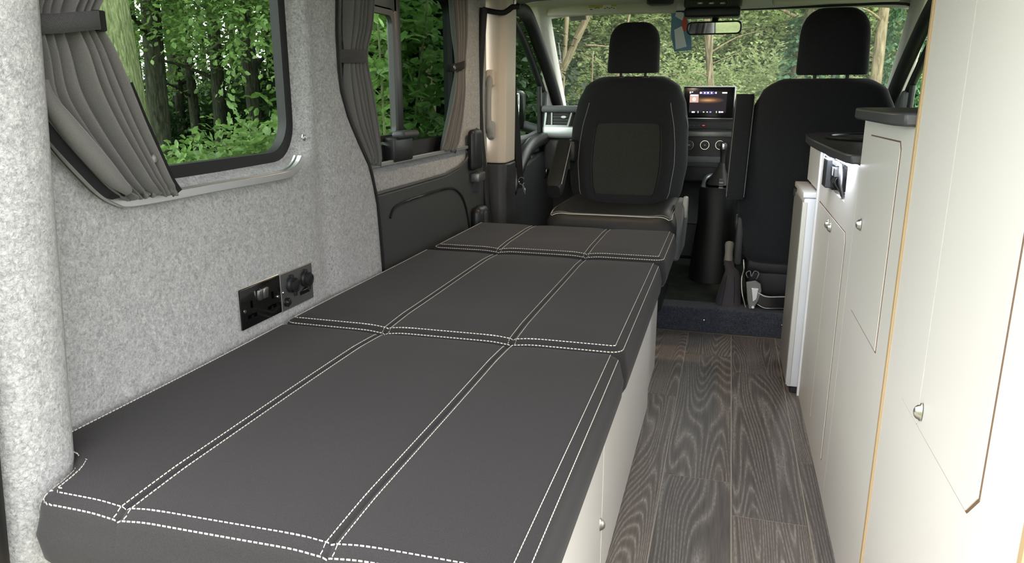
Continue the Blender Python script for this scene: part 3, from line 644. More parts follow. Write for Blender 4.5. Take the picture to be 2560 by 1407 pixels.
for q in (-.028, .030):
    o = MB().lathe([(0, 0), (.0185, 0), (.0185, .006), (.0165, .008), (.0165, .012), (0, .012)], 26, P2 @ Matrix.Translation((q, .012, .003))).build('socket_body', 'black_plastic', s2, 40)
    MB().lathe([(0, 0), (.015, 0), (.0148, .005), (.011, .0062), (.0105, .005), (.007, .0056), (0, .006)], 26, P2 @ Matrix.Translation((q+.001, .010, .0145)) @ Matrix.Rotation(R(5), 4, 'X')).build('cap', 'rubber', o, 40)
    MB().rbox(q-.004, q+.004, .026, .035, .002, .012, .002, 2, P2).build('cap_hinge', 'rubber', o, 40); MB().rbox(q-.004, q+.006, -.014, -.003, .012, .017, .002, 2, P2).build('cap_tab', 'rubber', o, 40)
MB().lathe([(0, 0), (.0105, 0), (.0105, .006), (.008, .008), (.006, .010), (0, .0105)], 22, P2 @ Matrix.Translation((-.050, -.024, .003))).build('push_switch', 'pot_black', s2, 40)
for x, y in ((-.058, .000), (.056, .020), (.058, .002)): MB().lathe([(0, 0), (.0038, 0), (.003, .0018), (0, .002)], 12, P2 @ Matrix.Translation((x, y, .003))).build('screw', 'chrome', s2, 40)
MB().rbox(.008, .050, -.024, -.015, .0028, .0036, .0004, 1, P2).add([(.012, -.014, .0034), (.030, -.013, .0034), (.034, -.006, .0034), (.036, -.013, .0034), (.046, -.012, .0034)], [(0, 1, 2), (1, 3, 2), (3, 4, 2)], P2).build('maker_mark', 'black_nickel', s2)

# ================================================================== CURTAINS
def curtain(name, label, L, Rr, xplane, folds, amp, rows=46, cols=140, pinch=(), tilt=0, seedv=0, hem=.0):
    rnd = random.Random(seedv); ph = [rnd.uniform(0, 6) for _ in range(4)]
    Lp = smoothpath([on_x(u, v, xplane) for u, v in L], 8); Rp = smoothpath([on_x(u, v, xplane) for u, v in Rr], 8)
    def samp(P, t):
        s_ = t*(len(P)-1); i = min(int(s_), len(P)-2); return P[i].lerp(P[i+1], s_-i)
    g = []
    for i in range(rows+1):
        t = i/rows; a, b = samp(Lp, t), samp(Rp, t); row = []
        for j in range(cols+1):
            s_ = j/cols; p = a.lerp(b, s_)
            w = s_+.03*math.sin(5*s_+ph[0])+.018*math.sin(11*s_+ph[1])
            f = math.sin(2*PI*folds*w+.5*math.sin(3*t+ph[2])); f = math.copysign(abs(f)**.75, f)
            A = amp*(.75+.5*math.sin(7*s_+ph[3])**2)
            if hem and t > 1-hem:
                k = (t-1+hem)/hem; A *= 1-.25*k; f = f*(1-.6*k)+.6*k*math.sin(2*PI*folds*2.3*w); p = p+Vector((0, 0, .004*k*math.sin(2*PI*folds*1.7*s_+1)))
            for pt, pw in pinch: A *= 1-.55*math.exp(-((t-pt)/pw)**2)
            row.append((p.x+A*f+.004, p.y, p.z))
        g.append(row)
    t_ = empty(name, tuple(g[-1][cols//2]), label, 'curtain')
    m = MB().grid(g); o = m.build('drape', 'curtain_fabric', t_, 180)
    so = o.modifiers.new('cloth', 'SOLIDIFY'); so.thickness = .0016
    return t_, g
c1, g1 = curtain('curtain', 'grey pleated curtain gathered at the near end of the rear window', [(50, -400), (50, -60), (52, 40), (54, 150), (64, 250), (124, 335), (205, 424), (256, 474), (296, 497)], [(275, -400), (256, -60), (238, 40), (268, 120), (306, 210), (346, 310), (386, 400), (410, 452), (430, 482)], -.913, 7.5, .017, 62, 220, ((.25, .09),), 0, 3, .09)
# black velcro edge of the curtain, on both borders
for nm, idx, off, k0 in (('velcro_edge', -1, .013, 31), ('velcro_edge', 0, -.004, 35)):
    P = [Vector(r[idx])+Vector((.007 if idx else -.004, off, 0)) for r in g1][k0:]
    strap(P, .010, .0012).build(nm, 'black_velcro', c1)
P = [Vector(g1[i][8]) for i in range(28, 58)]
MB().tube([p+Vector((.012, .002, .006)) for p in P], [.004+.011*math.sin(PI*(i+3)/36) for i in range(30)], 12).build('rolled_edge', 'curtain_fabric', c1, 60)
p = on_x(384, 395, -.90); MB().lathe([(0, 0), (.008, 0), (.007, .003), (0, .004)], 14, Matrix.Translation(p) @ Matrix.Rotation(PI/2, 4, 'Y')).build('press_stud', 'satin_nickel', c1, 40)
tb1 = empty('curtain_tie', tuple(on_x(180, 57, -.89)), 'dark grey tie band round the rear window curtain', 'curtain tie')
a, b = on_x(98, 58, -.895), on_x(243, 52, -.895)
secs = [[Vector((x, y, z+d)) for d in (.013, -.013)] for x, y, z in smoothpath([a+Vector((-.01, -.01, 0)), a+Vector((.008, .01, 0)), a.lerp(b, .5)+Vector((.014, 0, 0)), b+Vector((.010, -.008, 0)), b+Vector((-.004, .004, 0)), b+Vector((-.03, .006, 0))], 5)]
o = MB().loft(secs, False, False).build('band', 'tie_fabric', tb1, 60); so = o.modifiers.new('t', 'SOLIDIFY'); so.thickness = .003
q = on_x(252, 52, -.895); MB().rbox(q.x-.008, q.x+.004, q.y-.008, q.y+.007, q.z-.0145, q.z+.0145, .002, 2).build('velcro_tab', 'black_velcro', tb1)
c2, g2 = curtain('curtain', 'grey curtain tied back at the rear edge of the sliding door window', [(872, -105), (868, -40), (864, 60), (862, 140), (864, 230), (880, 310), (905, 372), (917, 405)], [(934, -105), (930, -40), (924, 60), (916, 140), (926, 230), (938, 310), (943, 372), (946, 413)], -.955, 5.5, .015, 46, 150, ((.43, .10),), 0, 5, .06)
tb2 = empty('curtain_tie', tuple(on_x(890, 140, -.93)), 'dark grey tie band on the curtain beside the wall seal', 'curtain tie')
a, b = on_x(856, 140, -.94), on_x(917, 141, -.94)
secs = [[Vector((x, y, z+d)) for d in (.016, -.016)] for x, y, z in smoothpath([a+Vector((-.01, -.004, 0)), a.lerp(b, .5)+Vector((.004, 0, 0)), b+Vector((0, -.006, 0)), b+Vector((-.015, .004, 0))], 5)]
o = MB().loft(secs, False, False).build('band', 'tie_fabric', tb2, 60); so = o.modifiers.new('t', 'SOLIDIFY'); so.thickness = .003
c3, g3 = curtain('curtain', 'slim grey curtain tied back at the front edge of the sliding door window', [(1112, -38), (1116, -10), (1124, 70), (1133, 165), (1124, 240), (1109, 310), (1094, 376)], [(1160, -38), (1160, -10), (1160, 70), (1158, 165), (1153, 240), (1146, 310), (1134, 378)], -.962, 4.5, .014, 46, 120, ((.50, .10),), 0, 9, .06)
strap([Vector(r[-1])+Vector((.0, .008, 0)) for r in g3], .012, .0012).build('velcro_edge', 'black_velcro', c3)
p = on_x(1148, 298, -.95); MB().lathe([(0, 0), (.009, 0), (.007, .004), (0, .005)], 14, Matrix.Translation(p) @ Matrix.Rotation(PI/2, 4, 'Y')).build('press_stud', 'brass', c3, 40)
tb3 = empty('curtain_tie', tuple(on_x(1145, 167, -.94)), 'black tie band with a ring stud on the slim curtain', 'curtain tie')
a, b = on_x(1128, 170, -.945), on_x(1162, 161, -.945)
secs = [[Vector((x, y, z+d)) for d in (.013, -.013)] for x, y, z in smoothpath([a+Vector((-.02, 0, 0)), a, a.lerp(b, .5)+Vector((.008, 0, 0)), b+Vector((0, 0, 0)), b+Vector((-.02, 0, 0))], 5)]
o = MB().loft(secs, False, False).build('band', 'black_velcro', tb3, 60); so = o.modifiers.new('t', 'SOLIDIFY'); so.thickness = .003
q = on_x(1134, 168, -.937); MB().tube([q+Vector((.004, .007*math.cos(t), .007*math.sin(t))) for t in np.linspace(0, 2*PI, 15)], .0016, 6).build('ring_stud', 'chrome', tb3, 60)

# ================================================================== SEATS
def back_shape(cx, z0, z1, hwf, yc, hd, bow, rows=34, n=72, e=2.8, front=-1, dish=0, cs=.5):
    m = MB(); secs = []
    for i in range(rows+1):
        t = i/rows; tt = .5-.5*math.cos(PI*t); z = z0+(z1-z0)*tt
        edge = min(1, math.sqrt(max(0, 1-(max(0, .94-tt*1.0 if False else abs(2*tt-1))-.90)**2/.01)) if abs(2*tt-1) > .90 else 1)
        hw = hwf(tt)*(.80+.20*edge); h = hd*(.25+.75*edge); sec = se(cx, yc(tt), z, hw, h, e, n); out = []
        for x, y, zz in sec:
            u = (x-cx)/max(hw, 1e-4); fr_ = front*(y-yc(tt)) > 0
            if fr_:
                y += front*bow*math.exp(-((abs(u)-.72)/.2)**2)*math.sin(PI*min(1, max(0, tt*1.15-.02)))**.6
                if dish: y -= front*dish*max(0, 1-(u/cs)**4)*max(0, 1-((tt-.42)/.40)**4)
            out.append((x, y, zz))
        secs.append(out)
    return m.loft(secs)
def headrest(parent, cx, y, z0, z1, hw, hd, mat='seat_fabric'):
    m = MB(); secs = []
    for t in np.linspace(0, 1, 22):
        tt = .5-.5*math.cos(PI*t); z = z0+(z1-z0)*tt
        e = (1 if tt < .55 else math.sqrt(max(0, 1-((tt-.55)/.45)**2.6))); b = 1 if tt > .08 else math.sqrt(max(.0, 1-((.08-tt)/.08)**2))*.06+.94
        secs.append(se(cx, y+.02*tt, z, max(.002, hw*(1-.06*tt)*(.35+.65*e)*b) if tt < .999 else hw*.30, hd*(.25+.75*e)*b, 3.2, 44))
    m.loft(secs).build('headrest', mat, parent, 80)
    for s_ in (-.055, .055):
        MB().lathe([(0, 0), (.0065, 0), (.0065, .09), (0, .09)], 12, Matrix.Translation((cx+s_, y, z0-.055))).build('headrest_post', 'black_plastic', parent, 40)
        MB().rbox(cx+s_-.018, cx+s_+.018, y-.016, y+.016, z0-.032, z0-.014, .005, 2).build('post_collar', 'black_plastic', parent, 40)
def ip(t, P):
    for (a, xa), (b, xb) in zip(P[:-1], P[1:]):
        if a <= t <= b: k = (t-a)/(b-a); k = k*k*(3-2*k)*.4+k*.6; return xa+(xb-xa)*k
    return P[-1][1]
# left: passenger seat swivelled to face the rear
ls = empty('swivel_seat', (-.43, 3.2, .10), 'black cab seat swivelled to face the bed, white stitched edges', 'seat', 'cab seats')
hwL = lambda t: ip(t, [(0, .215), (.15, .252), (.35, .268), (.62, .262), (.8, .245), (.92, .215), (1, .16)])
ycL = lambda t: 3.40+.12*t+.02*t*t
back_shape(-.435, .495, 1.078, hwL, ycL, .075, .020, front=-1, dish=.030, cs=.66).build('backrest', 'seat_fabric', ls, 80)
def front_y(t, u):     # front surface of the backrest
    h = .075; return ycL(t)-h*(1-abs(u)**2.8)**(1/2.8)-.020*math.exp(-((abs(u)-.72)/.2)**2)*math.sin(PI*min(1, max(0, t*1.15-.02)))**.6
rows = []
for t in np.linspace(.10, .66, 20):
    hw = hwL(t); row = []
    for u in np.linspace(-1, 1, 22):
        uu = u*.62*(1-.08*(abs(t-.38)/.28)**4); y = front_y(t, uu)+.030*max(0, 1-(uu/.66)**4)*max(0, 1-((t-.42)/.40)**4)
        e_ = (1-abs(u)**8)*(1-abs((t-.38)/.28)**10); row.append((-.435+uu*hw, y+.004-.013*e_, .495+.583*t))
    rows.append(row)
MB().grid(rows).build('centre_panel', 'seat_fabric_mid', ls, 80)
MB().tube([Vector(p)+Vector((0, -.001, 0)) for p in rows[-1]], .0028, 6).build('panel_seam', 'black_velcro', ls, 60)
for e_ in (1, -2): MB().tube([Vector(r[e_])+Vector((0, -.002, 0)) for r in rows], .0022, 6).build('panel_seam', 'black_velcro', ls, 60)
for sgn in (-1, 1):
    pth = []
    for t in np.linspace(.08, .80, 40):
        u = sgn*(.80-.10*max(0, t-.5)*2); pth.append((-.435+u*hwL(t), front_y(t, u)-.001, .495+.583*t))
    MB().tube(pth, .0014, 5).build('stitch_line', 'thread_dim', ls, 60)
pth = []
for a in np.linspace(-.0, PI, 40):
    u = .985*math.cos(a); t = .62+.345*math.sin(a)**.8; hw = hwL(t); pth.append((-.435+u*hw*1.0, ycL(t)-.028, .495+.583*t))
MB().tube(pth, .0035, 6).build('piping', 'seat_leather', ls, 60)
headrest(ls, -.431, 3.50, 1.092, 1.310, .116, .055)
# seat cushion: wide front roll facing the bed
cm = MB(); secs = []
for t in np.linspace(0, 1, 22):
    y = 2.865+.52*t
    r_ = .0 if t > .10 else (1-math.sqrt(max(0, 1-((.10-t)/.10)**2)))
    hw = .258-.012*r_*2; sec = []
    for a in np.linspace(0, 2*PI, 64, endpoint=False):
        c_, s_ = math.cos(a), math.sin(a); u = math.copysign(abs(c_)**(2/4.0), c_); v = math.copysign(abs(s_)**(2/4.0), s_)
        z = .455+.095*v*(1-.35*r_)
        if v > 0: z += .028*math.exp(-((abs(u)-.86)/.16)**2)*min(1, t*6)-.022*max(0, 1-(u/.72)**4)*min(1, t*4)-.004
        sec.append((-.428+u*hw, y, z))
    secs.append(sec)
cm.loft(secs).build('seat_cushion', 'seat_leather', ls, 80)
def cush_top(u, t):
    r_ = 0 if t > .10 else (1-math.sqrt(max(0, 1-((.10-t)/.10)**2)))
    v = (1-abs(u)**4)**.25; z = .455+.095*v*(1-.35*r_)+.028*math.exp(-((abs(u)-.86)/.16)**2)*min(1, t*6)-.022*max(0, 1-(u/.72)**4)*min(1, t*4)-.004
    return Vector((-.428+u*(.258-.012*r_*2), 2.865+.52*t, z))
for off, mt in ((0, 'thread'), (.02, 'thread_dim')):
    pth = [cush_top(-.93+off, t)+Vector((0, -.001, .001)) for t in np.linspace(.7, .08, 20)]+[cush_top(u, .05+off) +Vector((0, -.001, .001)) for u in np.linspace(-.90, .90, 50)]+[cush_top(.93-off, t)+Vector((0, -.001, .001)) for t in np.linspace(.08, .7, 20)]
    MB().tube(pth, .0016, 5).build('stitch_line', mt, ls, 60)
MB().rbox(-.63, -.22, 2.98, 3.42, .12, .36, .02, 2).build('seat_pedestal', 'black_plastic', ls, 40)
# recliner cover and lever on the aisle side
a = on_y(1675, 600, 2.98); b = on_y(1692, 545, 3.02)
MB().loft([[(x, 2.93+dy, z) for x, z, dy in ((-.195, .36, 0), (-.155, .36, .0), (-.15, .36, .3), (-.195, .36, .3))], [(x, 2.95+dy, z) for x, z, dy in ((-.19, .50, 0), (-.150, .49, .0), (-.142, .49, .3), (-.19, .50, .3))], [(x, 3.05+dy, z) for x, z, dy in ((-.185, .585, 0), (-.152, .58, .0), (-.146, .58, .12), (-.185, .585, .12))]]).build('recliner_cover', 'mid_plastic', ls, 40, .01)
MB().rbox(-.158, -.137, 3.04, 3.09, .515, .60, .008, 2).build('recliner_lever', 'handle_grey', ls, 40)
# armrest on the door side
A0, A1 = Vector((-.712, 3.36, .765)), Vector((-.684, 3.03, .605)); dv = (A1-A0).normalized(); secs = []
for t in np.linspace(-.02, 1.0, 12):
    p = A0.lerp(A1, t); k = 1 if t < .93 else .75; sx = Vector((1, 0, 0)); sy = dv.cross(sx).normalized()
    secs.append([p+sx*(.036*k*math.copysign(abs(math.cos(q))**.6, math.cos(q)))+sy*(.040*k*math.copysign(abs(math.sin(q))**.6, math.sin(q))) for q in np.linspace(0, 2*PI, 24, endpoint=False)])
MB().loft(secs).build('armrest', 'seat_leather', ls, 60)
up = dv.cross(Vector((1, 0, 0))).normalized(); up = up if up.z > 0 else -up
MB().tube([A0.lerp(A1, t)+up*.030+Vector((.034, 0, 0)) for t in np.linspace(0, .96, 10)], .0012, 5).build('stitch_line', 'thread', ls, 60)
MB().rbox(-.712, -.655, 3.33, 3.42, .70, .80, .02, 2).build('armrest_pivot', 'black_plastic', ls, 40)

# right: driver seat seen from behind
rs = empty('driver_seat', (.33, 3.2, .10), 'black driver seat seen from behind beside the kitchen unit', 'seat', 'cab seats')
hwR = lambda t: ip(t, [(0, .225), (.12, .262), (.4, .275), (.70, .268), (.85, .245), (.94, .215), (1, .17)])
ycR = lambda t: 3.13-.10*t
back_shape(.328, .335, 1.055, hwR, ycR, .080, .0, rows=40, e=3.2, front=1).build('backrest', 'seat_fabric', rs, 80)
headrest(rs, .345, 3.02, 1.068, 1.300, .122, .055)
pth = []
for a in np.linspace(0, PI, 50):
    t = .55+.43*math.sin(a)**.7; pth.append((.328+.97*hwR(t)*math.cos(a)/max(.5, abs(math.cos(a))**.2 if abs(math.cos(a)) > .02 else 1), ycR(t)-.045, .335+.72*t))
MB().rbox(.09, .57, 3.16, 3.70, .40, .52, .04, 3).build('seat_cushion', 'seat_fabric', rs, 40)
MB().rbox(.12, .60, 3.22, 3.66, .14, .36, .02, 2).build('seat_box', 'black_plastic', rs, 40)
MB().rbox(.11, .64, 3.205, 3.25, .27, .33, .012, 2).build('rear_rail', 'black_plastic', rs, 40)
sw = smoothpath([(.165, 3.195, .165), (.20, 3.195, .15), (.28, 3.195, .155), (.45, 3.195, .16), (.62, 3.195, .16)], 4)
MB().loft([[p+Vector((0, -.006, .028)), p+Vector((0, .006, .028)), p+Vector((0, .006, -.022)), p+Vector((0, -.006, -.022))] for p in sw]).build('swivel_plate', 'black_nickel', rs, 40, .003)
MB().tube([p+Vector((0, -.008, .028)) for p in sw], .004, 6).build('plate_edge', 'satin_nickel', rs, 60)
MB().tube([p+Vector((0, -.008, -.022)) for p in sw], .003, 6).build('plate_edge', 'satin_nickel', rs, 60)
brp = [(.112, .235), (.150, .245), (.172, .232), (.178, .20), (.168, .155), (.152, .122), (.132, .118), (.122, .16)]
MB().prism(brp, 3.184, 3.192, 'y').build('anchor_bracket', 'gunmetal', rs, 0, .003)
MB().prism([(.135, .212), (.165, .212), (.160, .165), (.145, .150)], 3.177, 3.185, 'y').build('anchor_tab', 'aluminium', rs, 0, .002)
MB().lathe([(0, 0), (.006, 0), (.006, .006), (0, .006)], 6, Matrix.Translation((.148, 3.182, .130)) @ Matrix.Rotation(PI/2, 4, 'X')).build('bolt', 'chrome', rs)
MB().tube(smoothpath([(.118, 3.18, .255), (.110, 3.18, .275), (.125, 3.18, .285), (.132, 3.18, .262), (.142, 3.18, .285), (.160, 3.18, .278), (.152, 3.18, .25)], 4), .003, 6).build('wire_clip', 'gunmetal', rs, 60)
MB().tube(smoothpath([(.095, 3.19, .33), (.10, 3.185, .29), (.094, 3.185, .25), (.10, 3.185, .19), (.118, 3.185, .125)], 4), .003, 6).build('cable', 'satin_nickel', rs, 60)
MB().rbox(.055, .085, 3.06, 3.16, .33, .53, .014, 2).build('side_cover', 'dark_plastic', rs, 40)
MB().lathe([(0, 0), (.035, 0), (.032, .02), (0, .024)], 20, Matrix.Translation((.072, 3.10, .50)) @ Matrix.Rotation(-PI/2, 4, 'Y')).build('recliner_knob', 'dark_plastic', rs, 40)
# folded-up armrest
secs = []
for t in np.linspace(0, 1, 16):
    z = .605+.395*t; e_ = 1 if .04 < t < .96 else .88; secs.append(se(.040+.012*t, 3.04-.01*t, z, .036*e_, .050*e_, 5, 24))
MB().loft(secs).build('armrest', 'seat_fabric', rs, 50)
MB().tube([(.073+.012*t, 2.995-.01*t, .615+.375*t) for t in np.linspace(0, 1, 8)], .0013, 5).build('stitch_line', 'thread_dim', rs, 60)
MB().tube([(.008+.012*t, 2.995-.01*t, .615+.375*t) for t in np.linspace(0, 1, 8)], .0013, 5).build('stitch_line', 'thread_dim', rs, 60)

# ================================================================== HANDBRAKE
hb = empty('handbrake', (.045, 3.3, .10), 'handbrake lever with a stitched grey fabric gaiter', 'handbrake')
secs = [se(.048, 3.31, .100, .055, .072, 3.2, 28), se(.048, 3.31, .115, .053, .070, 3.2, 28), se(.051, 3.312, .17, .045, .058, 2.8, 28), se(.055, 3.318, .215, .037, .046, 2.5, 28), se(.056, 3.33, .245, .029, .034, 2.3, 28), se(.044, 3.34, .262, .021, .026, 2.2, 28), se(.038, 3.352, .29, .0215, .023, 2, 28)]
g = MB().loft(secs).build('gaiter', 'gaiter', hb, 70)
for s_ in (.020, .072): MB().tube(smoothpath([(s_, 3.243, .108), (s_*.8+.012, 3.252, .18), (s_*.6+.022, 3.275, .235)], 4), .0014, 5).build('gaiter_seam', 'seat_leather', g)
MB().tube(smoothpath([(.040, 3.345, .27), (.038, 3.36, .30), (.038, 3.39, .34), (.039, 3.405, .358)], 5), [.021, .020, .019, .0195, .020, .019, .018, .0175, .018, .019, .020, .0205, .0205, .020, .018, .012], 14).build('lever', 'handle_grey', hb, 60)

# ================================================================== DASHBOARD
da = empty('dashboard', (-.08, 4.2, .5), 'dark grey dashboard with vents and touchscreen beneath the windscreen', 'dashboard')
prof = [(4.70, .30), (4.70, .89), (4.60, .905), (4.30, .922), (4.10, .928), (4.02, .920), (3.99, .90), (3.985, .88)]
MB().prism(prof+[(4.00, .80), (4.05, .70), (4.12, .60), (4.2, .45), (4.2, .30)], -.955, .80, 'x').build('body', 'dash_plastic', da, 40, .006)
# left end vent
def vent(x0, x1, z0, z1, yv, sg):
    f = empty_part = None
    poly = [(x0, z0+.02), (x0+.03, z1), (x1, z1), (x1, z0+.02), (x1-.03*sg, z0)] if sg > 0 else [(x0, z0+.015), (x0, z1), (x1, z1), (x1, z0), (x0+.02, z0)]
    v = MB().prism([(x0, z0), (x0+.008, z1), (x1, z1), (x1-.02, z0)], yv-.004, yv+.06, 'y').build('vent_recess', 'print_dark', da)
    m = MB(); o_ = .012; a = [(x0-o_, z0-o_), (x0-.004, z1+o_), (x1+o_, z1+o_), (x1-.02+o_*.6, z0-o_)]; b = [(x0, z0), (x0+.008, z1), (x1, z1), (x1-.02, z0)]
    m.loft([[(p[0], yv-.012, p[1]) for p in a], [(p[0], yv+.05, p[1]) for p in a], [(p[0], yv+.05, p[1]) for p in b], [(p[0], yv-.012, p[1]) for p in b], [(p[0], yv-.012, p[1]) for p in a]], False).build('vent_frame', 'silver_trim', v, 0, .003)
    for i in range(4):
        z = z0+(z1-z0)*(i+.7)/4.4; MB().rbox(x0+.035, x1-.014, yv-.010, yv+.02, z-.0022, z+.0022, .001, 1, ).build('vent_slat', 'mid_plastic', v)
    MB().rbox(x0+.026, x0+.034, yv-.012, yv+.02, z0, z1, .002, 1).build('vent_bar', 'silver_trim', v)
    zc = z0+(z1-z0)*.62; MB().lathe([(0, 0), (.012, 0), (.010, .006), (0, .008)], 14, Matrix.Translation((x0+(x1-x0)*.72, yv-.010, zc)) @ Matrix.Rotation(PI/2, 4, 'X') @ Matrix.Diagonal((1.3, .6, 1, 1))).build('vent_tab', 'white_edge', v, 40)
p0, p1 = on_y(1366, 312, 3.96), on_y(1428, 280, 3.96); vent(p0.x, p1.x, p0.z, p1.z, 3.96, 1)
q0, q1 = on_y(1356, 345, 3.95), on_y(1500, 316, 3.95)
MB().rbox(q0.x, q0.x+.42, 3.945, 4.05, q0.z, q1.z, .012, 3).build('silver_band', 'silver_trim', da, 40)
MB().rbox(q0.x-.004, q0.x+.42, 3.93, 4.05, .905, .940, .012, 3).build('top_lip', 'mid_plastic', da, 40)
MB().rbox(q0.x, -.3, 3.97, 4.2, .60, q0.z-.004, .02, 3).build('glovebox', 'mid_plastic', da, 40)
vent(.10, .24, .872, .925, 3.955, 1)
# centre stack
MB().rbox(-.265, .115, 3.885, 4.15, .56, .895, .02, 3).build('centre_stack', 'black_plastic', da, 40)
Y = 3.875
def strip(u0, v0, u1, v1, y, d, mat, nm, r=.003):
    a, b = on_y(u0, v1, y), on_y(u1, v0, y); return MB().rbox(a.x, b.x, y, y+d, a.z, b.z, r, 2).build(nm, mat, da, 40)
strip(1690, 329, 1835, 341, 3.872, .02, 'gunmetal', 'trim_bar'); strip(1690, 294.5, 1832, 297, 3.874, .01, 'silver_trim', 'trim_bar', .0008)
strip(1690, 304, 1834, 322, 3.872, .02, 'dark_plastic', 'button_row'); strip(1690, 392, 1812, 405, 3.865, .03, 'mid_plastic', 'shelf_edge'); strip(1690, 405, 1812, 416, 3.868, .03, 'dark_plastic', 'shelf_edge')
for u in (1725, 1735, 1747, 1771): strip(u-3, 312.5, u+3, 314.5, 3.870, .004, 'mid_plastic', 'button', .0006)
a = on_y(1759, 313.6, 3.870); MB().rbox(a.x-.006, a.x+.006, 3.8695, 3.872, a.z-.002, a.z+.002, .0005, 1).build('hazard_button', 'icon_red', da)
for u in (1723, 1762, 1800):
    c = on_y(u, 362, 3.872); M_ = Matrix.Translation(c) @ Matrix.Rotation(PI/2, 4, 'X')
    k = MB().lathe([(0, 0), (.019, 0), (.019, .012), (.017, .016), (0, .017)], 26, M_).build('dial', 'black_plastic', da, 40)
    MB().tube([c+Vector((.021*math.cos(t), -.013, .021*math.sin(t))) for t in np.linspace(0, 2*PI, 33)], .0021, 6).build('dial_ring', 'chrome', k, 60)
    MB().rbox(c.x-.004, c.x+.004, 3.852, 3.856, c.z-.003, c.z+.003, .001, 1).build('dial_mark', 'handle_grey', k)
# touchscreen
ts = empty('touchscreen', (-.10, 3.86, .85), 'touchscreen in a silver-edged black bezel, glowing orange picture', 'screen')
a, b = on_y(1706, 294, 3.86), on_y(1839, 217, 3.86)
MB().rbox(a.x, b.x, 3.858, 3.90, a.z, b.z, .006, 3).build('bezel', 'pot_black', ts, 40)
MB().rbox(a.x-.002, b.x+.003, 3.864, 3.90, a.z, b.z+.0035, .006, 3).build('bezel_rim', 'silver_trim', ts, 40)
def sc_(u0, v0, u1, v1, mat, nm, dy=.0):
    p, q = on_y(u0, v1, 3.857-dy), on_y(u1, v0, 3.857-dy); return MB().box(p.x, q.x, 3.8568-dy, 3.8575-dy, p.z, q.z).build(nm, mat, ts)
sc_(1722, 228, 1818, 281, 'screen_image', 'display')
sc_(1724, 236, 1747, 256, 'icon_tile', 'media_tile', .0006)
c = on_y(1735.5, 248, 3.856); MB().tube([c+Vector((.0075*math.cos(t), 0, .0075*math.sin(t))) for t in np.linspace(0, 2*PI, 17)], .0012, 5).tube([c+Vector((.003*math.cos(t), 0, .003*math.sin(t))) for t in np.linspace(0, 2*PI, 9)], .001, 5).build('media_icon', 'icon_white', ts)
ico = MB()
def blob(m, u, v, w, h):
    p = on_y(u, v, 3.8558); m.rbox(p.x-w/2*.00207, p.x+w/2*.00207, 3.8555, 3.8562, p.z-h/2*.00207, p.z+h/2*.00207, .0002, 1)
for u, v, w, h in ((1726, 231, 3, 4), (1731, 230, 3, 2), (1752, 232, 4, 4), (1762, 232, 4, 3), (1770, 232, 5, 3), (1779, 232, 4, 3), (1790, 232, 3, 4), (1808, 232, 4, 3), (1813, 232, 5, 3), (1817, 232, 2, 3), (1735.5, 238, 16, 2.6), (1733, 280, 7, 3), (1745, 280, 1.5, 4), (1759, 280, 3, 2), (1768, 280, 3, 2), (1791, 280, 1.5, 4), (1799, 280, 4, 3.5), (1805, 280, 5, 3)): blob(ico, u, v, w, h)
ico.build('screen_icons', 'icon_white', ts)
p = on_y(1770.5, 232, 3.856); pv = MB().tube([p+Vector(((.030 if False else .0285)*math.copysign(abs(math.cos(t))**.4, math.cos(t)), 0, .0055*math.copysign(abs(math.sin(t))**.6, math.sin(t)))) for t in np.linspace(0, 2*PI, 33)], .0007, 5); blob(pv, 1776, 280, 4, 3); pv.build('screen_highlight', 'icon_violet', ts)
# gear lever console
gc = empty('gear_lever', (-.03, 3.75, .45), 'gear lever with leather boot in a silver-rimmed console', 'gear lever')
gx = on_y(1790, 440, 3.76)
MB().loft([se(gx.x+.012, 3.86, .09, .12, .20, 3, 32), se(gx.x+.012, 3.82, .40, .088, .15, 3, 32), se(gx.x+.012, 3.80, .52, .088, .13, 3, 32), se(gx.x+.012, 3.78, .565, .085, .115, 3, 32)]).build('console', 'black_plastic', gc, 50)
ringp = [(gx.x+.012+.068*math.copysign(abs(math.cos(t))**.6, math.cos(t)), 3.775+.085*math.copysign(abs(math.sin(t))**.6, math.sin(t)), .575+.035*math.sin(t)) for t in np.linspace(0, 2*PI, 48, endpoint=False)]
MB().tube(ringp, .011, 8, closed=True).build('console_rim', 'silver_trim', gc, 60)
MB().loft([se(gx.x+.012, 3.775, .575, .055, .07, 2.6, 24), se(gx.x+.016, 3.775, .61, .040, .05, 2.3, 24), se(gx.x+.022, 3.77, .655, .020, .024, 2, 24), se(gx.x+.024, 3.768, .68, .014, .016, 2, 24)]).build('boot', 'gear_boot', gc, 60)
MB().lathe([(0, 0), (.0125, 0), (.012, .03), (.013, .05), (.017, .065), (.0185, .08), (.017, .092), (.010, .098), (0, .099)], 18, Matrix.Translation((gx.x+.026, 3.765, .675))).build('knob', 'black_plastic', gc, 50)
MB().rbox(gx.x+.018, gx.x+.036, 3.742, 3.75, .742, .772, .003, 2).build('knob_badge', 'satin_nickel', gc, 40)
for i in range(6): MB().rbox(gx.x+.016, gx.x+.036, 3.682, 3.69, .535+i*.013, .545+i*.013, .001, 1).build('switch', ('gunmetal', 'mid_plastic')[i % 2], gc)
# bulkhead below the dash
tag(MB().rbox(-.95, .80, 4.21, 4.60, .10, .60, .02, 2).build('trim_9', 'black_plastic'), 'dark footwell bulkhead under the dashboard', 'bulkhead', kind='structure')

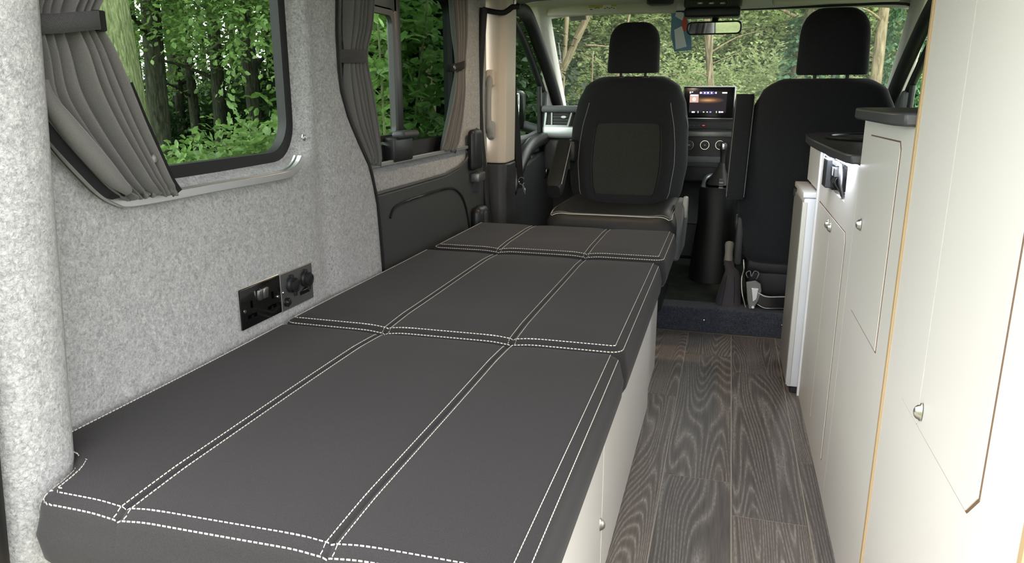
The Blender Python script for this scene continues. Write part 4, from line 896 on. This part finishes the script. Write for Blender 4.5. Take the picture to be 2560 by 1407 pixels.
# ================================================================== OVERHEAD FITTINGS
def visor(nm, u0, u1, v0, v1, y, lab):
    p, q = on_y(u0, v1, y), on_y(u1, v1, y); t = empty(nm, ((p.x+q.x)/2, y, p.z), lab, 'sun visor')
    M_ = Matrix.Translation(((p.x+q.x)/2, y, p.z)) @ Matrix.Rotation(R(-22), 4, 'X'); w = (q.x-p.x)/2
    MB().rbox(-w, w, -.012, .012, 0, .13, .011, 4, M_).build('pad', 'headliner', t, 50)
    return t, M_, w
v1, Mv, w = visor('sun_visor', 1366, 1690, 0, 41, 3.82, 'beige folded sun visor with a yellow warning label')
lb = MB().rbox(-.105, .030, -.0135, -.0115, .016, .044, .0006, 1, Mv).build('warning_label', 'paper_white', v1)
MB().rbox(-.105, -.035, -.0142, -.0132, .030, .044, .0003, 1, Mv).build('label_yellow', 'paper_yellow', lb); MB().rbox(.005, .030, -.0142, -.0132, .034, .044, .0003, 1, Mv).build('label_yellow', 'paper_yellow', lb)
m = MB()
for k in range(5): m.rbox(-.028+k*.011, -.020+k*.011, -.0142, -.0132, .024+(k % 2)*.004, .027+(k % 2)*.004, .0002, 1, Mv)
m.rbox(-.098, -.085, -.0146, -.0136, .021, .024, .0002, 1, Mv).tube([Mv @ Vector((-.062+.012*math.cos(t), -.0142, .024+.006*math.sin(t))) for t in np.linspace(0, PI, 8)], .0012, 5); m.build('label_print', 'print_dark', lb)
v2, Mv2, w2_ = visor('sun_visor', 1930, 2250, 0, 12, 3.82, 'plain folded sun visor over the driver seat')
cl = empty('visor_pod', tuple(on_y(1650, 5, 3.74)), 'dark visor pivot pod under the roof lining beside the console', 'visor clip'); p = on_y(1650, 0, 3.74)
MB().loft([se(p.x, 3.76, p.z-.022, .045, .02, 2.5, 24), se(p.x, 3.76, p.z-.014, .062, .035, 2.5, 24), se(p.x, 3.76, p.z+.03, .066, .05, 2.5, 24)]).build('pod', 'dark_plastic', cl, 60)
oc = empty('overhead_console', tuple(on_y(1780, 20, 3.78)), 'dark overhead console with map light buttons above the mirror', 'overhead console')
p, q = on_y(1710, 44, 3.78), on_y(1851, 44, 3.78); zc = p.z
MB().rbox(p.x-.004, q.x+.004, 3.77, 3.88, zc+.035, zc+.15, .022, 4).build('pod', 'dark_plastic', oc, 50)
MB().rbox(p.x, q.x, 3.762, 3.88, zc, zc+.04, .010, 3).build('lower_lip', 'black_plastic', oc, 50)
for u in (1750, 1778, 1806):
    c = on_y(u, 8, 3.768); b_ = MB().rbox(c.x-.016, c.x+.016, 3.763, 3.775, c.z-.008, c.z+.008, .006, 3).build('light_button', 'mid_plastic', oc, 40)
    MB().rbox(c.x-.011, c.x+.011, 3.760, 3.766, c.z-.0045, c.z+.0045, .004, 3).build('button_face', 'satin_nickel', b_, 40)
for s_ in (-1, 1):
    c = on_y(1778, 8, 3.768)
    for k in (.078, .088): MB().tube([c+Vector((s_*(k-.012+.012*math.cos(t)), -.001, .016*math.sin(t))) for t in np.linspace(-1.1, 1.1, 8)], .0012, 5).build('sound_mark', 'gunmetal', oc)
mr = empty('rear_view_mirror', tuple(on_y(1785, 70, 3.82)), 'black rear-view mirror reflecting green grass', 'mirror')
p, q = on_y(1715, 88, 3.80), on_y(1856, 51, 3.80); hw, hh = (q.x-p.x)/2, (q.z-p.z)/2
MM = Matrix.Translation(((p.x+q.x)/2, 3.80, (p.z+q.z)/2)) @ Matrix.Rotation(R(-6), 4, 'Z') @ Matrix.Rotation(R(6), 4, 'X')
def rr3(w, h, r, y): return [(a, y, b) for a, b in rrect(-w, w, -h, h, r, 6)]
MB().loft([rr3(hw*.8, hh*.7, .02, .04), rr3(hw, hh, .022, .022), rr3(hw, hh, .022, 0), rr3(hw-.006, hh-.006, .018, -.003)], True, True, MM).build('housing', 'black_plastic', mr, 40)
MB().loft([rr3(hw-.007, hh-.007, .017, -.0032), rr3(hw-.007, hh-.007, .017, -.0042)], True, True, MM).build('mirror_face', 'mirror_glass', mr, 40)
MB().tube([MM @ Vector((0, .03, .0)), MM @ Vector((0, .05, .05)), (MM @ Vector((0, .05, .05)))+Vector((0, .05, .05))], .016, 10).build('stem', 'black_plastic', mr, 60)
# things stuck to the windscreen
def on_ws(u, v, lift=.006):
    d = ray(u, v); o0 = Vector((0, 0, 1)); best = None
    for k in range(1, 2):
        pass
    n0 = Vector((0, .505, .68)).normalized(); y = 4.2
    for _ in range(40):
        p = o0+d*y; t = (p.z-.90)/.505; s_ = (p.x+.93)/1.70; yy = 4.62-.68*t-.14*((s_-.5)*2)**2*(1-.4*t); y += .5*(yy-y)
    return o0+d*y-n0*lift
def sticker(nm, pts, mat, parent, lift=.006, th=.0008):
    P = [on_ws(u, v, lift) for u, v in pts]; n0 = Vector((0, .505, .68)).normalized()*th
    return MB().loft([P, [p-n0 for p in P]]).build(nm, mat, parent)
pt = empty('paper_tag', tuple(on_ws(1705, 70)), 'blue, white and red paper tag hanging on the windscreen', 'paper tag')
sticker('blue_sheet', [(1680, 18), (1708, 20), (1726, 60), (1730, 122), (1686, 126), (1677, 80)], 'paper_blue', pt, .008)
sticker('white_flap', [(1692, 20), (1712, 30), (1707, 47), (1688, 36)], 'paper_white', pt, .011)
sticker('white_sheet', [(1686, 70), (1706, 60), (1717, 112), (1690, 119)], 'paper_white', pt, .011)
sticker('red_stripe', [(1711, 32), (1718, 40), (1718, 70), (1710, 74), (1704, 58), (1707, 46)], 'paper_red', pt, .012)
st1 = sticker('windscreen_sticker', [(1422, 38), (1465, 35), (1467, 47), (1425, 51)], 'paper_white', None, .006); tag(st1, 'small white rectangular sticker at the top of the windscreen', 'sticker')
s_ = sticker('sticker_print', [(1425, 39.5), (1463, 37), (1464, 46), (1427, 49.5)], 'handle_grey', st1, .0078)
an = empty('aerial_sticker', tuple(on_ws(1394, 150)), 'zigzag printed aerial stuck by the windscreen pillar', 'sticker')
MB().tube([on_ws(u, v, .005) for u, v in ((1390, 149), (1391, 155), (1392, 149), (1394.5, 149), (1395, 156), (1397.5, 156), (1398, 149), (1400, 149), (1401, 156), (1403.5, 156), (1397, 106))], .0018, 5).build('trace', 'paper_white', an)
sticker('terminal', [(1384, 149), (1390, 148), (1391, 158), (1386, 159)], 'print_dark', an)

# ================================================================== CEILING LAMPS (warm down-lights of the living area)
for k, (x, y, lab) in enumerate(((-.48, 2.62, 'small warm ceiling downlight near the sliding door'),)):
    t = empty('ceiling_downlight', (x, y, 1.39), lab, 'light')
    MB().loft([[(x+r_*math.cos(2*PI*j/24), y+r_*math.sin(2*PI*j/24), 1.382+z) for j in range(24)] for r_, z in ((.026, 0), (.034, 0), (.036, .004), (.034, .008), (.026, .008), (.026, 0))], False).build('bezel', 'chrome', t, 40)
    MB().lathe([(0, 0), (.025, 0), (.025, .002), (0, .002)], 20, Matrix.Translation((x, y, 1.384))).build('lens', 'lamp_warm', t)

# ================================================================== WOODLAND OUTSIDE
GZ = -.62
gd = MB().grid([[(x, y, GZ+.10*math.sin(x*.35)*math.cos(y*.3)) for x in np.linspace(-60, 60, 50)] for y in np.linspace(-60, 70, 50)]).build('ground', 'woodland_ground', None, 60); tag(gd, 'woodland ground around the van', 'ground', kind='structure')
def leaf_mesh(name, mat, twigs, per, radii, size, flat=.35, droop=.3, shell=.5, aspect=.55, twig_len=.35, zmin=None, seed=1):
    g = np.random.default_rng(seed)
    d = g.normal(size=(twigs, 3)); d /= np.linalg.norm(d, axis=1)[:, None]
    rad = (shell+(1-shell)*g.random(twigs))**.7
    C = d*rad[:, None]*np.array(radii)
    if zmin is not None: C[:, 2] = np.abs(C[:, 2])*1.0+zmin
    T = d*.6+g.normal(size=(twigs, 3))*.6; T[:, 2] = T[:, 2]*flat-droop*.4; T /= np.linalg.norm(T, axis=1)[:, None]
    C = np.repeat(C, per, 0); T = np.repeat(T, per, 0); k = np.tile(np.arange(per), twigs); n = len(C)
    side = np.where(k % 2 == 0, 1, -1)[:, None]; up = np.zeros((n, 3)); up[:, 2] = 1; up += g.normal(size=(n, 3))*.28
    S = np.cross(T, up); S /= np.linalg.norm(S, axis=1)[:, None]; Nn = np.cross(S, T); Nn /= np.linalg.norm(Nn, axis=1)[:, None]
    base = C+T*((k/per-.3)*twig_len)[:, None]+g.normal(size=(n, 3))*.01
    A = S*side*.8+T*(.55+.3*g.random(n))[:, None]+Nn*(g.normal(size=n)*.3-.15)[:, None]; A /= np.linalg.norm(A, axis=1)[:, None]
    B = np.cross(Nn, A); B /= np.linalg.norm(B, axis=1)[:, None]; NN = np.cross(A, B)
    L = size*(.6+.8*g.random(n))[:, None]; Wd = L*aspect*.5
    V = np.stack([base, base+A*L*.35+B*Wd-NN*L*.08, base+A*L*.75+B*Wd*.75-NN*L*.10, base+A*L-NN*L*.12, base+A*L*.75-B*Wd*.75-NN*L*.10, base+A*L*.35-B*Wd-NN*L*.08], 1)
    V[:, [1, 2, 4, 5]] += (NN*L*.09)[:, None]
    V = V.reshape(-1, 3); idx = np.arange(n)*6
    F = np.concatenate([np.stack([idx, idx+1, idx+2, idx+3], 1), np.stack([idx, idx+3, idx+4, idx+5], 1)])
    me = bpy.data.meshes.new(name); me.vertices.add(len(V)); me.vertices.foreach_set('co', V.ravel())
    me.loops.add(F.size); me.loops.foreach_set('vertex_index', F.ravel().astype(np.int32)); me.polygons.add(len(F)); me.polygons.foreach_set('loop_start', (np.arange(len(F))*4).astype(np.int32)); me.polygons.foreach_set('loop_total', np.full(len(F), 4, np.int32))
    me.update(calc_edges=True); me.materials.append(MATS[mat]); return me
def trunk_mesh(name, mat, r0, h, lean, seed, wig=.06, n=14):
    rd = random.Random(seed); pts = []; rs_ = []
    for i in range(13):
        t = i/12; pts.append(Vector((lean[0]*t*h+wig*math.sin(3*t+seed), lean[1]*t*h+wig*math.cos(2.3*t+seed*2), -.3+(h+.3)*t))); rs_.append(r0*(1.0-.55*t)*(1+.35*math.exp(-t*14)))
    m = MB().tube(pts, rs_, n)
    for b in range(5):
        k = 5+b; p = pts[k]; a = rd.uniform(0, 6.28); L = rd.uniform(.9, 1.9)
        m.tube(smoothpath([p, p+Vector((math.cos(a)*L*.5, math.sin(a)*L*.5, L*.2)), p+Vector((math.cos(a)*L, math.sin(a)*L, L*.25))], 4), [rs_[k]*.35*(1-.1*i) for i in range(9)], 6)
    me = bpy.data.meshes.new(name); me.from_pydata(m.v, [], m.f); me.polygons.foreach_set('use_smooth', [True]*len(me.polygons)); me.materials.append(MATS[mat]); return me
LM = {
 'hazel': leaf_mesh('hazel_foliage', 'leaf_fresh', 260, 7, (.55, .55, 1.25), .075, .5, .2, .2, .75, .34, None, 3),
 'crown': leaf_mesh('crown_foliage', 'leaf_shaded', 1700, 9, (2.4, 2.4, 1.7), .12, .4, .4, .25, .6, .55, None, 4),
 'crown2': leaf_mesh('crown_foliage', 'leaf_fresh', 1500, 9, (2.2, 2.2, 1.6), .12, .4, .4, .3, .6, .55, None, 5),
 'bush': leaf_mesh('bush_foliage', 'leaf_olive_lit', 2700, 9, (1.5, 1.2, 1.5), .060, .6, .1, .3, .5, .36, None, 6),
 'bush2': leaf_mesh('bush_foliage', 'leaf_shaded', 1300, 9, (1.6, 1.3, 1.5), .095, .5, .2, .3, .55, .38, None, 8),
 'herb': leaf_mesh('herb_foliage', 'leaf_fresh', 620, 8, (.75, .75, .45), .055, .8, -.5, .1, .5, .25, None, 9),
 'spray': leaf_mesh('spray_foliage', 'leaf_fresh', 230, 9, (1.5, 1.5, .75), .066, .3, .3, .0, .6, .6, None, 12),
 'ivy': leaf_mesh('ivy_foliage', 'leaf_ivy', 900, 5, (.34, .34, 2.6), .085, .3, .5, .85, .85, .2, None, 10)}
TM = {'big': trunk_mesh('trunk', 'bark_green', .33, 9, (.035, .0), 1), 'dark': trunk_mesh('trunk', 'bark_dark', .20, 9, (.01, .02), 2), 'dark2': trunk_mesh('trunk', 'bark_dark', .15, 8, (-.03, .0), 5),
      'tan': trunk_mesh('trunk', 'bark_tan', .15, 8, (0, 0), 3, .03), 'thin': trunk_mesh('trunk', 'bark_tan', .05, 6, (.02, .0), 7)}
def inst(name, me, parent, loc, sc=1, rz=0, rot=None):
    o = bpy.data.objects.new(name, me); COL.objects.link(o); o.parent = parent; o.location = loc; o.scale = (sc,)*3 if not isinstance(sc, tuple) else sc; o.rotation_euler = rot or (0, 0, rz); return o
def gpos(u, dist): d = ray(u, 235); d = Vector((d.x, d.y, 0)).normalized()*dist; return Vector((d.x, d.y, GZ))
rnd = random.Random(5)
def tree(u, dist, tk, label, crowns, group=None, rot=None, ts=1, cat='tree'):
    t = empty('tree', gpos(u, dist), label, cat, group); inst('trunk', TM[tk], t, (0, 0, 0), ts, rnd.uniform(0, 6) if rot is None else 0, rot)
    for ck, off, s_ in crowns: inst('foliage', LM[ck], t, off, s_, rnd.uniform(0, 6))
    return t
ORD = ('first', 'second', 'third', 'fourth', 'fifth', 'sixth', 'seventh', 'eighth', 'ninth', 'tenth', 'eleventh', 'twelfth')
def ranked(L): return [(ORD[i], *q) for i, q in enumerate(sorted(L))]
# seen through the rear side window
tree(262, 4.3, 'big', 'thick pale green trunk right behind the rear window curtain', [('crown', (-1, 1, 6.2), 1)])
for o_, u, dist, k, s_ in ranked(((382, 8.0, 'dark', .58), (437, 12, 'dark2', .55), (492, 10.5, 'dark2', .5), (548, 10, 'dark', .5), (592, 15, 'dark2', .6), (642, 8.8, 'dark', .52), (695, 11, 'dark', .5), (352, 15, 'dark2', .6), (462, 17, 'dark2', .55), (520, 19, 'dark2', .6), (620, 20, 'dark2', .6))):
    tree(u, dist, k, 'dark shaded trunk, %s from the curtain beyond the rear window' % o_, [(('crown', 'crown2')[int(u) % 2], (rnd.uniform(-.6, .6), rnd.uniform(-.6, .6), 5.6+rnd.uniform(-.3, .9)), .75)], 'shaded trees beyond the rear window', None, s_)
for o_, u, dist, z, s_ in ranked(((330, 4.7, .42, .85), (395, 4.4, .36, .85), (450, 4.2, .38, .9), (510, 4.6, .40, .85), (570, 4.3, .38, .9), (630, 4.7, .46, .95), (690, 4.3, .5, 1), (745, 4.7, .55, 1.05), (420, 5.8, .45, 1.0), (540, 6.0, .42, 1.0), (655, 5.9, .6, 1.1))):
    t = empty('undergrowth_plant', gpos(u, dist), 'low leafy undergrowth clump, %s from the curtain under the rear window trees' % o_, 'undergrowth', 'undergrowth beyond the rear window'); inst('foliage', LM['herb'], t, (0, 0, z+.30), (s_, s_, s_*1.1), rnd.uniform(0, 6))
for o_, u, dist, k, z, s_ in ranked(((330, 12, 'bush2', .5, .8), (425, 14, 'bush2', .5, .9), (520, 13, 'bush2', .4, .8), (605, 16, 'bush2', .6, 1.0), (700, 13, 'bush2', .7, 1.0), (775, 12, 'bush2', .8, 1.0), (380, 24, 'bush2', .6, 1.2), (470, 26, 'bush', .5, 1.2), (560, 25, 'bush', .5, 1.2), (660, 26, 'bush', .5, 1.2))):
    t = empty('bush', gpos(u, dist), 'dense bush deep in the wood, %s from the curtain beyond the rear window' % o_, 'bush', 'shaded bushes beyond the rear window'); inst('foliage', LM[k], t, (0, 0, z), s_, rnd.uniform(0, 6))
for o_, u, dist, z, s_ in ranked(((380, 8.2, 2.75, .9), (450, 7.0, 2.6, .75), (520, 8.4, 2.9, .9), (600, 7.2, 2.55, .8), (690, 6.6, 2.3, .8), (560, 10.5, 2.2, 1.0), (430, 11, 2.4, 1.0), (650, 10.8, 2.6, 1.1))):
    t = empty('branch_spray', gpos(u, dist)+Vector((0, 0, z)), 'overhanging leafy spray, %s from the curtain beyond the rear window' % o_, 'branch', 'branch sprays beyond the rear window'); inst('foliage', LM['spray'], t, (0, 0, 0), s_, rnd.uniform(0, 6))
MB().tube(smoothpath([on_x(u, v, -5.2) for u, v in ((568, -20), (585, 40), (560, 90), (520, 125), (470, 140), (420, 150))], 5), [.016-.00035*i for i in range(26)], 6).build('bare_branch', 'bark_green'); tag(bpy.context.scene.objects['bare_branch'], 'thin bare branch hanging across the rear window view', 'branch')
# seen through the sliding door window
for u, dist, z, s_, lab in ((950, 3.9, 1.3, .85, 'bright hazel sapling just outside the open pane of the sliding door'), (915, 4.6, 1.4, 1, 'hazel bush behind the rear curtain of the sliding door')):
    t = empty('hazel_sapling', gpos(u, dist), lab, 'sapling'); inst('foliage', LM['hazel'], t, (0, 0, z), s_, 1.0)
    for k in range(3): MB().tube(smoothpath([Vector(t.location)+Vector((.05*k-.05, .04*k, -.1)), Vector(t.location)+Vector((.1*k-.1, .05, 1)), Vector(t.location)+Vector((.25*k-.25, .1*k-.1, 2.2))], 4), [.014-.0012*i for i in range(9)], 6).build('stem', 'bark_green', t, 60)
t = empty('hazel_sapling', gpos(1035, 4.6), 'hazel branches at the top of the tinted sliding door pane', 'sapling'); inst('foliage', LM['hazel'], t, (0, 0, 2.2), .6, 2.0)
tree(1065, 7, 'tan', 'pale grey trunk standing behind the tinted sliding door pane', [('crown', (0, 0, 4.2), .9)], None, None, .6)
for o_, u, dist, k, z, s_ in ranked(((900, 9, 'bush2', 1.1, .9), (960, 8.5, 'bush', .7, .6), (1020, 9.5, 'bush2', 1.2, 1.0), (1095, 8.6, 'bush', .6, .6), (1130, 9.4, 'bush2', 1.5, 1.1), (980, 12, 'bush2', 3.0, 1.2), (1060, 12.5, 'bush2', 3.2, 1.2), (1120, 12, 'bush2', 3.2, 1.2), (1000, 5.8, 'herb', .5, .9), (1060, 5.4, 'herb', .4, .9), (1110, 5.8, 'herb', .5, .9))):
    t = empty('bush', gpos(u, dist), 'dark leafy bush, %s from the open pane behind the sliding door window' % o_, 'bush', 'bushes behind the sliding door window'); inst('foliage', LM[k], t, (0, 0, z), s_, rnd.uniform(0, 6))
# seen through cab door and windscreen
SPOT = ((1275, 'in the cab door window'), (1385, 'beside the pale windscreen pillar'), (1490, 'left of the swivelled seat headrest'), (1590, 'behind the swivelled seat headrest'), (1695, 'behind the paper tag'), (1790, 'below the rear-view mirror'), (1890, 'between mirror and driver headrest'), (1990, 'at the left edge of the driver headrest'), (2090, 'behind the driver headrest'), (2200, 'right of the driver headrest'), (2320, 'beside the tall cupboard'))
for u, where in SPOT:
    for row, dist, k, z, s_ in (('low', 10.8, 'bush', .55, .95), ('middle height', 14, 'bush', 1.9, 1.2), ('tall', 18.5, ('bush2', 'bush')[int(u/5) % 2], 2.9, 1.75)):
        t = empty('bush', gpos(u+rnd.uniform(-25, 25), dist+rnd.uniform(-.7, .7)), '%s olive green bush beyond the windscreen, %s' % (row, where), 'bush', 'foliage bank in front of the windscreen'); inst('foliage', LM[k], t, (0, 0, z+rnd.uniform(-.25, .25)), s_, rnd.uniform(0, 6))
tree(1225, 9.3, 'tan', 'bare tan trunk leaning across the windscreen beside the pale pillar', [], None, (0, R(25), YAW), .46)
tree(1372, 9.4, 'thin', 'thin bare stem behind the leaning tan trunk', [], None, (0, R(3), 0), .8)
tree(1470, 9.2, 'thin', 'slender pale stem left of the swivelled seat headrest', [], None, (0, R(9), YAW), .55)
tree(1466, 9.0, 'thin', 'very thin upright sapling stem in the windscreen', [], None, (0, R(1), 0), .35)
tree(1752, 9.2, 'thin', 'slender stem under the rear-view mirror', [], None, (0, R(1), 0), .5)
tree(1830, 9.4, 'tan', 'bent pale stem below the mirror', [], None, (0, R(-8), YAW), .40)
t = tree(1945, 9.2, 'tan', 'ivy-covered trunk left of the driver headrest', [], None, (0, R(7), YAW), .62); inst('ivy', LM['ivy'], t, (.35, -.1, 2.0), (.8, .8, 1), 0, (0, R(7), 0))
t = tree(2190, 9.2, 'tan', 'upright tan trunk right of the driver headrest', [], None, (0, 0, 0), .52); inst('ivy', LM['ivy'], t, (.30, .3, 2.2), (.6, .6, 1), 0)
# unseen canopy trees added over the side wood, only to shade it from above
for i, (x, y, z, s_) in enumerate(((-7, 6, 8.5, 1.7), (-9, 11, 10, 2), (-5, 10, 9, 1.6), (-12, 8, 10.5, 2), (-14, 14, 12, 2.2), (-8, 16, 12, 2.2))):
    t = empty('tree', (x, y, GZ), 'unseen tall tree added to shade the wood from above', 'tree', 'unseen trees added for shade'); inst('trunk', TM['dark'], t, (0, 0, 0), 1.1, i); inst('foliage', LM['crown'], t, (0, 0, z), s_, i*1.3)
